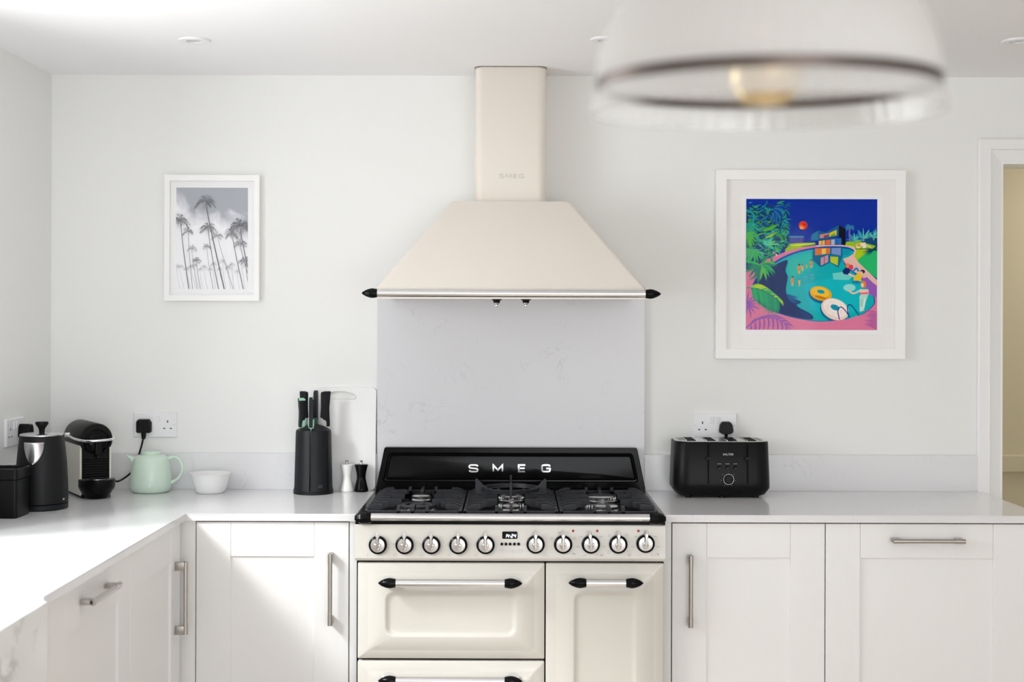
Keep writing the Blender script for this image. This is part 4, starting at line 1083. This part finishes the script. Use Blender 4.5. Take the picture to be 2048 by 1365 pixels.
O('bulb_crown', lathe(NB(), (0, 0, 0), [(.0405, bz0-.076), (.0365, bz0-.0985), (.0225, bz0-.1135), (.001, bz0-.1175)], 32, False), M['gold'], pl, local=True, smooth=True)
O('filament', tube(NB(), [(.010*math.cos(k*.9), .010*math.sin(k*.9), bz0-.03-.0035*k) for k in range(13)], .0012, 6), M['filament'], pl, local=True, smooth=True)

# ------------------------------------------------------------------ pictures
class Ink:
    """flat printed shapes, each later one a hair nearer the viewer"""
    def __init__(s, x0, x1, z0, z1, y, view):
        s.r = (x0, x1, z0, z1); s.y = y; s.view = view; s.v = []; s.f = []; s.c = []; s.n = 0; s.hold = False
    def poly(s, pts, col, level=None):
        a0, b0, a1, b1 = s.view
        q = [((p[0]-a0)/(a1-a0), (p[1]-b0)/(b1-b0)) for p in pts]
        for ax, lim, sg in ((0, 0, 1), (0, 1, -1), (1, 0, 1), (1, 1, -1)):
            out = []
            for i in range(len(q)):
                p, n_ = q[i-1], q[i]
                ip, inn = sg*(p[ax]-lim) >= 0, sg*(n_[ax]-lim) >= 0
                if ip != inn:
                    t = (lim-p[ax])/(n_[ax]-p[ax]); out.append((p[0]+t*(n_[0]-p[0]), p[1]+t*(n_[1]-p[1])))
                if inn: out.append(n_)
            q = out
            if len(q) < 3: return
        s.n += 0 if s.hold else 1; x0, x1, z0, z1 = s.r
        k = len(s.v)
        for a, b in q: s.v.append((x0+a*(x1-x0), s.y-s.n*2.5e-6, z1-b*(z1-z0)))
        s.f.append(list(range(k, k+len(q)))); s.c.append(srgb(*col))
    def ell(s, cx, cy, rx, ry, col, rot=0, n=28):
        c, d = math.cos(math.radians(rot)), math.sin(math.radians(rot))
        s.poly([(cx+rx*math.cos(t)*c-ry*math.sin(t)*d, cy+rx*math.cos(t)*d+ry*math.sin(t)*c) for t in [2*math.pi*k/n for k in range(n)]], col)
    def line(s, pts, w, col, smooth=True):
        if smooth and len(pts) > 2: pts = [(v.x, v.y) for v in spline([(p[0], p[1], 0) for p in pts], 6)]
        if isinstance(w, tuple): w = [w[0]+(w[1]-w[0])*i/(len(pts)-1) for i in range(len(pts))]
        s.poly(stroke2d(pts, w), col)
    def leaf(s, x, y, ang, L, w, col, bend=0):
        a = math.radians(ang); A = []
        for k in range(7):
            t = k/6; aa = a+math.radians(bend)*t; A.append((x+L*t*math.cos(aa), y+L*t*math.sin(aa)))
        s.line(A, [max(.5, w*math.sin(math.pi*min(1, .12+t_/6*.88))) for t_ in range(7)], col, smooth=False)
    def obj(s, name, parent):
        me = bpy.data.meshes.new(name)
        org = ORIG[parent.name]
        me.from_pydata([(a-org.x, b-org.y, c-org.z) for a, b, c in s.v], [], s.f)
        at = me.color_attributes.new('ink', 'FLOAT_COLOR', 'CORNER')
        i = 0
        for f, c in zip(s.f, s.c):
            for _ in f: at.data[i].color = c; i += 1
        me.materials.append(M['ink'])
        o = bpy.data.objects.new(name, me); COL.objects.link(o); o.parent = parent; ORIG[o.name] = org
        return o
def picture(label, x0, x1, z0, z1, fw_x, fw_z, depth, mountmat, rebate):
    t = thing('framed_picture', label, 'picture', ((x0+x1)/2, 0, z0))
    for nm, (a, b, c, d) in (('l', (x0, x0+fw_x, z0, z1)), ('r', (x1-fw_x, x1, z0, z1)), ('t', (x0, x1, z1-fw_z, z1)), ('b', (x0, x1, z0, z0+fw_z))):
        if nm in 'lr':
            s_ = 1 if nm == 'l' else -1; e = a if nm == 'l' else b
            o4 = [(e, c), (e+s_*fw_x, c+fw_z), (e+s_*fw_x, d-fw_z), (e, d)]
        else:
            s_ = 1 if nm == 'b' else -1; e = c if nm == 'b' else d
            o4 = [(a, e), (a+fw_x, e+s_*fw_z), (b-fw_x, e+s_*fw_z), (b, e)]
        bm = prism(NB(), o4, FR(0), .001, depth)
        O('frame_side', bm, M['frame'], t)
    O('mount_board', B(x0+.004, x1-.004, -(depth-rebate), -.002, z0+.004, z1-.004), mountmat, t)
    O('glass', B(x0+fw_x-.001, x1-fw_x+.001, -(depth-rebate)-.0060, -(depth-rebate)-.0050, z0+fw_z-.001, z1-fw_z+.001), M['pane'], t)
    return t
# palm photograph
FD = WALLD-.028
fx0, fx1 = X(328.5, 476, FD), X(518.3, 476, FD); fz1, fz0 = Z(423, 350, FD), Z(423, 602, FD)
p1 = picture('white-framed black and white photograph of tall palm trees', fx0, fx1, fz0, fz1, .0175, .0195, .028, M['photomount'], .016)
ID = WALLD-.012
ix0, ix1 = X(352.7, 476, ID), X(495.8, 476, ID); iz1, iz0 = Z(423, 375.7, ID), Z(423, 578.5, ID)
# cloudy sky of the photograph: procedural print
m = bpy.data.materials.new('cloudy_sky_print'); m.use_nodes = True; nt = m.node_tree; p = nt.nodes['Principled BSDF']
tc_ = nt.nodes.new('ShaderNodeTexCoord'); sp_ = nt.nodes.new('ShaderNodeSeparateXYZ'); nz = nt.nodes.new('ShaderNodeTexNoise')
nz.inputs['Scale'].default_value = 3.2; nz.inputs['Detail'].default_value = 6; nz.inputs['Distortion'].default_value = .6
ma = nt.nodes.new('ShaderNodeMath'); ma.operation = 'MULTIPLY_ADD'; ma.inputs[1].default_value = 1.5; ma.inputs[2].default_value = -.62
mb = nt.nodes.new('ShaderNodeMath'); mb.operation = 'MULTIPLY_ADD'; mb.inputs[1].default_value = .45
mc = nt.nodes.new('ShaderNodeMath'); mc.operation = 'ADD'
rp = nt.nodes.new('ShaderNodeValToRGB')
rp.color_ramp.elements[0].position = .55; rp.color_ramp.elements[0].color = srgb(240, 240, 244)
rp.color_ramp.elements[1].position = 1.05 if False else 1.0; rp.color_ramp.elements[1].color = srgb(168, 172, 180)
e = rp.color_ramp.elements.new(.74); e.color = srgb(218, 219, 226)
L_ = nt.links.new
L_(tc_.outputs['Generated'], sp_.inputs[0]); L_(tc_.outputs['Generated'], nz.inputs['Vector'])
L_(sp_.outputs['Z'], ma.inputs[0]); L_(sp_.outputs['X'], mb.inputs[0]); L_(ma.outputs[0], mb.inputs[2]); L_(mb.outputs[0], mc.inputs[0])
nm_ = nt.nodes.new('ShaderNodeMath'); nm_.operation = 'MULTIPLY_ADD'; nm_.inputs[1].default_value = 1.5; nm_.inputs[2].default_value = -.62
L_(nz.outputs['Fac'], nm_.inputs[0]); L_(nm_.outputs[0], mc.inputs[1]); L_(mc.outputs[0], rp.inputs[0]); L_(rp.outputs[0], p.inputs['Base Color'])
p.inputs['Roughness'].default_value = .6
O('photo_print', B(ix0, ix1, -.0126, -.011, iz0, iz1), m, p1)
ink = Ink(ix0, ix1, iz0, iz1, -.01275, (248, 215, 922, 1170))
random.seed(11)
PALM = [0]
def palm(x, y, r, base, g, tw=9, n=17, droop=1.0):
    bx_, by_ = base; g += 26
    ink.line([(x, y), ((x*.62+bx_*.38)-6, y*.62+by_*.38), (bx_, by_)], (tw*.55, tw*.85), (g, g, g+4))
    for k in range(int(n*.7)):                       # pale hanging dead leaves under the crown
        a = math.radians(random.uniform(35, 145)); L = r*random.uniform(.5, 1.05); gg = min(225, g+random.randint(35, 70))
        ink.line([(x, y), (x+L*.5*math.cos(a), y+L*.5), (x+L*.55*math.cos(a), y+L*1.05*math.sin(a))], (r*.05, 1), (gg, gg, gg+4))
    for k in range(n):
        an = -205+230*k/(n-1)+random.uniform(-12, 12); L = r*random.uniform(.6, 1.05)
        a = math.radians(an); ex, ey = x+L*math.cos(a), y+L*math.sin(a)*.8+L*.38*abs(math.cos(a))*droop
        mx_, my_ = x+L*.6*math.cos(a), y+L*.6*math.sin(a)*.98-L*.04
        gg = min(225, g+random.randint(-10, 42))
        pts = [(v.x, v.y) for v in spline([(x, y, 0), (mx_, my_, 0), (ex, ey, 0)], 6)]
        ink.line(pts, (r*.05+.8, .8), (gg, gg, gg+5), smooth=False)
        for i, q in enumerate(pts[2:], 2):
            for sd in (-1, 1):
                ta = math.atan2(ey-y, ex-x)+sd*.55+.3*random.uniform(-1, 1); l = r*.21*random.uniform(.6, 1.1)
                ink.line([q, (q[0]+l*math.cos(ta), q[1]+l*math.sin(ta)+l*.5)], (r*.028+.6, .5), (gg, gg, gg+5), smooth=False)
    PALM[0] += 1; ink.n = 30.37*PALM[0]
for k in range(16):
    x = 255+k*44+random.uniform(-12, 12); y = random.uniform(900, 1010); palm(x, y, random.uniform(26, 40), (x+random.uniform(20, 50), 1180), 158, 3.0, 9)
palm(395, 790, 46, (450, 1180), 132, 4.5, 11); palm(440, 900, 46, (480, 1180), 110, 5, 11); palm(535, 770, 44, (600, 1180), 132, 4.5, 11)
palm(635, 670, 55, (790, 1180), 138, 5, 12); palm(362, 630, 62, (405, 1180), 126, 6, 12)
palm(850, 740, 64, (925, 1030), 106, 7, 13); palm(905, 900, 55, (935, 1180), 106, 5, 11); palm(775, 650, 84, (885, 1180), 104, 9, 14)
palm(545, 590, 80, (650, 1180), 98, 8, 15); palm(290, 530, 92, (370, 1180), 92, 9, 15)
palm(850, 580, 102, (930, 1000), 88, 9, 17); palm(522, 345, 96, (705, 1180), 86, 11, 15)
ink.obj('printed_palms', p1)

# pool painting
fx0, fx1 = X(1432.2, 530, FD), X(1811.2, 530, FD); fz1, fz0 = Z(1621, 340.3, FD), Z(1621, 718.2, FD)
p2 = picture('large square white-framed colourful painting of a swimming pool at night', fx0, fx1, fz0, fz1, .0345, .0325, .028, M['mount'], .012)
ID = WALLD-.019
mx0, mx1 = X(1483.5, 530, ID), X(1765.5, 530, ID); mz1, mz0 = Z(1621, 390, ID), Z(1621, 670.5, ID)
O('inner_mount', B(mx0, mx1, -.0164, -.0155, mz0, mz1, bev=.0004), M['photomount'], p2)
ix0, ix1 = X(1492.4, 530, ID), X(1754.8, 530, ID); iz1, iz0 = Z(1621, 398.2, ID), Z(1621, 660.3, ID)
ink = Ink(ix0, ix1, iz0, iz1, -.01645, (62, 40, 1340, 1318))
random.seed(5)
SKY, NAVY, TEAL, PINK = (0, 44, 160), (4, 30, 92), (0, 178, 186), (226, 124, 162)
ink.poly([(62, 40), (1340, 40), (1340, 1318), (62, 1318)], SKY)
for k in range(45): ink.ell(random.uniform(450, 1330), random.uniform(55, 300), random.uniform(.8, 2.4), random.uniform(.8, 2.2), (110, 150, 215), n=6)
ink.ell(617, 298, 42, 42, (226, 62, 22)); ink.ell(606, 312, 26, 20, (246, 120, 40)); ink.ell(628, 290, 18, 16, (206, 36, 20)); ink.ell(600, 325, 16, 8, (250, 190, 90), rot=20)
# far palms, lawns
ink.poly([(440, 560), (455, 480), (560, 470), (735, 466), (740, 500), (600, 545)], (158, 196, 24)); ink.poly([(470, 492), (620, 476), (735, 472), (700, 486), (560, 500)], (214, 226, 60)); ink.poly([(600, 500), (735, 478), (738, 498), (640, 520)], (60, 140, 60))
for k in range(11):
    x = 478+k*13.5; ink.line([(x, 470), (x+random.uniform(-3, 3), 412)], 3.5, (150, 130, 190)); 
    for j in range(6): ink.leaf(x, 412, -180+36*j, 14, 5, (60, 150, 180), 25)
ink.poly([(1030, 480), (1040, 455), (1340, 440), (1340, 560), (1030, 560)], (150, 196, 30)); ink.poly([(1115, 590), (1340, 530), (1340, 815), (1200, 710), (1125, 640)], (38, 190, 112)); ink.poly([(1110, 600), (1130, 535), (1290, 530), (1200, 590), (1130, 650)], (176, 206, 30))
ink.poly([(1140, 440), (1340, 400), (1340, 500), (1230, 470)], (16, 70, 120))
for x, y, r in ((1120, 450, 95), (1205, 430, 105), (1305, 420, 95)):
    for j in range(11):
        an = -160+14*j+random.uniform(-5, 5); ink.leaf(x, y, an, r*random.uniform(.75, 1.1), 12, random.choice([(60, 170, 180), (100, 200, 160), (40, 140, 190)]), random.uniform(-20, 20))
    ink.line([(x, y), (x, y+20)], 14, (120, 150, 170))
ink.line([(1075, 455), (1068, 380), (1072, 325)], 13, (110, 110, 180))
for j in range(10): ink.leaf(1072, 322, -190+21*j, 52, 13, (40, 120, 170), 35 if j > 5 else -35)
# deck
ink.poly([(62, 735), (180, 670), (330, 600), (480, 545), (620, 510), (760, 490), (1000, 488), (1110, 503), (1135, 540), (1118, 600), (1160, 660), (1340, 830), (1340, 1318), (62, 1318)], PINK)
ink.poly([(740, 492), (1000, 488), (1112, 503), (1135, 540), (1118, 600), (1160, 660), (1340, 830), (1340, 880), (1100, 740), (1000, 620), (1080, 560), (1000, 505), (760, 508)], (234, 190, 180))
def closed(pts):
    q = [(p[0], p[1], 0) for p in pts]; n_ = len(q); ext = [q[-1]]+q+[q[0], q[1]]
    s_ = spline(ext, 7); return [(v.x, v.y) for v in s_[7:7+7*n_]]
pool = closed([(118, 915), (165, 805), (290, 690), (430, 600), (600, 538), (800, 504), (1000, 502), (1090, 522), (1115, 552), (1065, 590), (1012, 612), (1022, 665), (1085, 725), (1180, 800), (1270, 900), (1318, 1010), (1305, 1080), (1200, 1165), (1050, 1212), (800, 1236), (600, 1215), (400, 1165), (230, 1090), (142, 1005)])
ink.poly(pool, (6, 70, 168))
pc = (690, 870)
ink.poly([(pc[0]+(a-pc[0])*.975+6, pc[1]+(b-pc[1])*.97+6) for a, b in pool], TEAL)
ink.poly([(470, 640), (700, 560), (720, 700), (560, 800), (470, 780)], (30, 190, 178)); ink.poly([(620, 880), (1000, 780), (1250, 950), (1200, 1120), (900, 1200), (700, 1120)], (0, 188, 200))
# lit house and its reflection
ink.poly([(700, 390), (765, 346), (835, 366), (965, 292), (965, 400), (930, 420), (930, 488), (770, 488), (770, 446), (695, 446)], (24, 92, 150)); ink.poly([(695, 446), (700, 390), (765, 346), (770, 440)], (30, 120, 165))
ink.poly([(965, 292), (1030, 332), (1030, 488), (995, 488), (995, 425), (965, 402)], (6, 8, 22)); ink.poly([(930, 420), (990, 425), (990, 486), (930, 486)], (40, 110, 190))
ink.poly([(872, 372), (944, 340), (944, 392), (872, 408)], (206, 200, 40)); ink.poly([(885, 395), (925, 372), (930, 392), (885, 404)], (120, 150, 40)); ink.poly([(780, 388), (866, 372), (866, 412), (780, 424)], (206, 140, 120)); ink.poly([(818, 396), (866, 386), (866, 412), (818, 418)], (120, 70, 110))
ink.poly([(770, 448), (830, 440), (830, 488), (770, 488)], (240, 190, 90)); ink.poly([(838, 440), (884, 436), (884, 486), (838, 486)], (226, 110, 60)); ink.poly([(890, 436), (926, 432), (926, 486), (890, 486)], (170, 190, 220))
for x in (800, 834, 886, 928, 948): ink.line([(x, 436), (x, 488)], 5, (10, 50, 110), False)
ink.line([(770, 446), (836, 438), (965, 404)], 7, (8, 60, 120), False)
ink.poly([(706, 560), (730, 518), (1000, 512), (1005, 600), (965, 705), (880, 660), (785, 700), (712, 640)], (16, 110, 150)); ink.poly([(735, 522), (880, 518), (880, 572), (735, 590)], (226, 120, 60)); ink.poly([(800, 525), (840, 522), (838, 575), (800, 580)], (240, 200, 90)); ink.poly([(895, 520), (985, 516), (985, 590), (895, 575)], (120, 150, 210))
ink.poly([(790, 615), (862, 585), (862, 655), (790, 690)], (206, 150, 170)); ink.poly([(884, 600), (960, 605), (955, 690), (884, 655)], (190, 206, 40)); ink.line([(825, 600), (825, 675)], 6, (10, 80, 130)); ink.line([(708, 600), (790, 700), (880, 655), (965, 705)], 7, (6, 80, 140), False)
for k in range(5): ink.line([(1000, 520+k*15), (1090-k*6, 530+k*13)], 5, (8, 90, 170))
# dark water
ink.poly(closed([(150, 860), (230, 750), (330, 690), (440, 640), (470, 650), (446, 740), (470, 800), (455, 900), (470, 985), (600, 1045), (560, 1085), (700, 1165), (705, 1215), (560, 1200), (380, 1150), (240, 1085), (160, 1000)]), (0, 38, 104))
ink.poly([(446, 960), (575, 1000), (520, 1020), (600, 1060), (500, 1050)], (0, 90, 150)); ink.poly([(560, 1120), (720, 1180), (640, 1190)], (0, 60, 130))
# swimming rings and ladder
ink.ell(778, 985, 112, 70, (0, 100, 150), 20); ink.ell(792, 962, 108, 68, (240, 172, 16), 14); ink.ell(788, 950, 88, 50, (250, 198, 50), 14); ink.ell(792, 944, 38, 19, (0, 160, 180), 10); ink.ell(800, 1003, 70, 13, (206, 126, 10), 16)
ink.ell(918, 1138, 140, 98, (0, 110, 150), 24); ink.ell(930, 1116, 140, 100, (242, 216, 206), 24); ink.ell(934, 1104, 122, 82, (250, 238, 232), 24); ink.ell(930, 1098, 46, 27, (0, 150, 180), 22)
for k in range(40):
    an = random.uniform(0, 6.28); rr = random.uniform(.5, .95); ink.ell(930+120*rr*math.cos(an), 1112+84*rr*math.sin(an), 3.2, 2.6, random.choice([(240, 170, 90), (140, 200, 190), (240, 140, 150)]), n=6)
ink.poly([(860, 1235), (1050, 1212), (1200, 1165), (1200, 1250), (900, 1260)], PINK)
for dx in (0, 92): ink.line([(975+dx, 1216-dx*.25), (958+dx, 1140-dx*.4), (972+dx, 1100-dx*.3), (1000+dx, 1098-dx*.2), (1040+dx, 1140-dx*.1), (1075+dx, 1195-dx*.2)], 10, (14, 60, 130))
# bathers, kept as small brush marks
def fig(x, y, h, skin, top, hair):
    ink.line([(x, y), (x, y-h*.45)], h*.20, skin); ink.line([(x, y-h*.42), (x+h*.02, y-h*.75)], h*.24, skin); ink.line([(x-h*.13, y-h*.62), (x+h*.13, y-h*.62)], h*.10, top); ink.line([(x-h*.11, y-h*.40), (x+h*.11, y-h*.40)], h*.10, top)
    ink.line([(x-h*.12, y-h*.70), (x-h*.2, y-h*.48)], h*.07, skin); ink.ell(x+h*.02, y-h*.87, h*.10, h*.12, skin, n=12); ink.ell(x+h*.01, y-h*.92, h*.11, h*.10, hair, n=12)
for x, y, h in ((580, 770, 95), (652, 715, 48), (700, 712, 82), (515, 885, 90)): fig(x, y, h, (232, 170, 70), (222, 80, 50), (20, 40, 60))
fig(612, 740, 62, (240, 190, 90), (230, 120, 60), (30, 60, 60)); fig(582, 890, 70, (236, 160, 90), (180, 210, 60), (60, 120, 110))
for x, y in ((640, 800), (645, 830), (705, 780), (708, 815)): ink.line([(x-16, y), (x+16, y+3)], 5, (160, 150, 190))
for x, y, w in ((205, 560, 60), (245, 590, 55), (340, 555, 70)):
    ink.ell(x, y, w*.5, 15, (240, 196, 180), -25, 14); ink.ell(x+w*.3, y-16, 13, 13, (226, 100, 60), 0, 10); ink.line([(x, y), (x+w*.35, y+42)], 10, (244, 214, 206))
ink.poly([(905, 765), (1010, 750), (1100, 800), (1060, 830), (915, 825)], (110, 214, 206)); ink.poly([(1000, 740), (1050, 690), (1085, 720), (1060, 780), (1010, 770)], (14, 40, 110)); ink.ell(1055, 690, 22, 24, (232, 140, 60), n=12); ink.ell(1085, 705, 22, 26, (226, 60, 110), n=12); ink.line([(1095, 760), (1135, 715), (1160, 745)], 18, (30, 130, 200)); ink.line([(1060, 770), (1130, 800)], 16, (246, 206, 190))
ink.poly([(1110, 815), (1150, 760), (1195, 765), (1180, 850), (1115, 850)], (238, 200, 40)); ink.ell(1197, 748, 24, 20, (30, 36, 60), n=14); ink.ell(1186, 762, 16, 18, (240, 190, 150), n=12); ink.ell(1135, 850, 44, 16, (30, 130, 180), n=14)
ink.poly([(1195, 820), (1240, 800), (1335, 890), (1335, 1000), (1265, 970), (1235, 900)], (150, 92, 190))
ink.ell(1070, 905, 60, 36, (150, 226, 222), n=16); ink.line([(1055, 930), (1110, 960), (1170, 935), (1210, 930)], 16, (244, 200, 180)); ink.poly([(1170, 920), (1255, 920), (1262, 965), (1180, 985)], (244, 206, 190)); ink.line([(1175, 962), (1258, 955)], 18, (232, 110, 140)); ink.ell(1208, 872, 26, 34, (238, 130, 50), n=14); ink.ell(1196, 880, 15, 20, (248, 206, 180), n=12)
ink.poly([(1168, 985), (1255, 970), (1230, 1040), (1210, 1130), (1170, 1140)], (170, 226, 214)); ink.line([(1190, 1000), (1185, 1130)], 12, (240, 236, 226)); ink.line([(1222, 1000), (1208, 1110)], 10, (236, 240, 230)); ink.line([(1190, 1010), (1186, 1090)], 5, (40, 120, 80))
ink.poly([(1135, 480), (1225, 462), (1235, 510), (1205, 525), (1190, 492), (1165, 520), (1140, 520)], (240, 226, 206)); ink.ell(1160, 490, 20, 14, (236, 150, 40), n=12); ink.line([(1125, 528), (1240, 526)], 5, (40, 70, 40)); ink.line([(1235, 490), (1280, 512)], 8, (236, 220, 190))
# jungle on the left
ink.poly(closed([(62, 160), (180, 120), (330, 100), (440, 160), (480, 260), (470, 360), (480, 440), (455, 520), (330, 560), (240, 640), (62, 720)]), (6, 58, 112))
for k in range(420):
    x, y = random.uniform(62, 455), 105+(k/420)*500+random.uniform(-25, 25)
    if x+max(0, y-420)*.9 > 500: continue
    c_ = random.choice([(14, 104, 160), (20, 130, 170), (10, 140, 120), (60, 160, 60), (20, 160, 150), (8, 80, 140), (6, 40, 96)]) if y < 300 else random.choice([(24, 150, 130), (20, 170, 120), (60, 180, 70), (10, 110, 120), (40, 190, 170), (6, 60, 90)])
    ink.leaf(x, y, random.uniform(-60, 70), random.uniform(35, 85), random.uniform(7, 17), c_, random.uniform(-20, 50))
for j in range(18): ink.leaf(330, 120+j*3, -25+j*5.2, random.uniform(120, 180), 9, random.choice([(16, 96, 176), (24, 124, 180), (10, 70, 150)]), 38)
ink.line([(62, 150), (130, 190), (128, 270)], 16, (20, 160, 150))
for y0, c_ in ((290, (20, 170, 140)), (330, (30, 150, 120)), (380, (70, 190, 60))):
    for j in range(6): ink.leaf(62, y0+j*9, -35+j*14, 120, 14, c_, 45)
for j in range(12): ink.leaf(280, 500, -165+13*j, random.uniform(70, 120), 11, random.choice([(40, 196, 180), (30, 180, 110), (120, 206, 120)]), 10)
ink.leaf(220, 350, -12, 170, 34, (70, 176, 40), -10); ink.leaf(250, 420, -18, 130, 22, (150, 196, 40), -10); ink.leaf(330, 380, 10, 120, 24, (40, 150, 60), 20)
# fan palm and feather leaf in front
for j in range(11): ink.leaf(130, 530, 20+j*17, random.uniform(130, 210), 20, random.choice([(26, 160, 100), (44, 180, 90), (70, 176, 120)]), -18 if j > 5 else 18)
for j in range(15): ink.leaf(205, 690, -60+j*19, random.uniform(130, 225), 26, random.choice([(16, 150, 96), (36, 184, 96), (20, 130, 110), (90, 190, 80)]), random.uniform(10, 40) if j < 9 else -15)
ink.line([(62, 910), (200, 905), (300, 955), (390, 1030)], (8, 5), (30, 160, 130))
for j in range(16):
    t = j/15; x, y = 110+260*t, 905+(t**1.8)*110
    ink.leaf(x, y, 62+t*10, 225-70*abs(t-.55)*2, 21, random.choice([(12, 140, 110), (20, 160, 120), (8, 110, 110), (30, 180, 100)]), 18)
    ink.leaf(x, y, -42+t*52, 150-60*t, 21, random.choice([(80, 190, 60), (150, 206, 40), (30, 170, 110), (196, 216, 60)]), 44)
# violet leaf shadows on the deck
PUR = (150, 92, 186)
for j in range(9): ink.leaf(75, 1075, -120+j*26, random.uniform(90, 150), 15, PUR, 12)
ink.line([(62, 1300), (180, 1215), (330, 1205), (450, 1260), (500, 1318)], (14, 6), PUR)
for j in range(9):
    t = j/8; x, y = 110+330*t, 1265-90*math.sin(t*2.6)+40*t
    ink.leaf(x, y, 78-t*20, 130, 17, PUR, 25); ink.leaf(x, y, -70+t*60, 95, 15, PUR, 30)
for j in range(10): ink.leaf(1345, 1145+j*19, 196+j*2, random.uniform(90, 175), 9, (172, 96, 178), -12)
for j in range(7): ink.leaf(1345, 470+j*12, 120+j*11, random.uniform(110, 170), 11, (8, 70, 96), 8)
ink.obj('painted_scene', p2)
print('objects', len(bpy.data.objects))
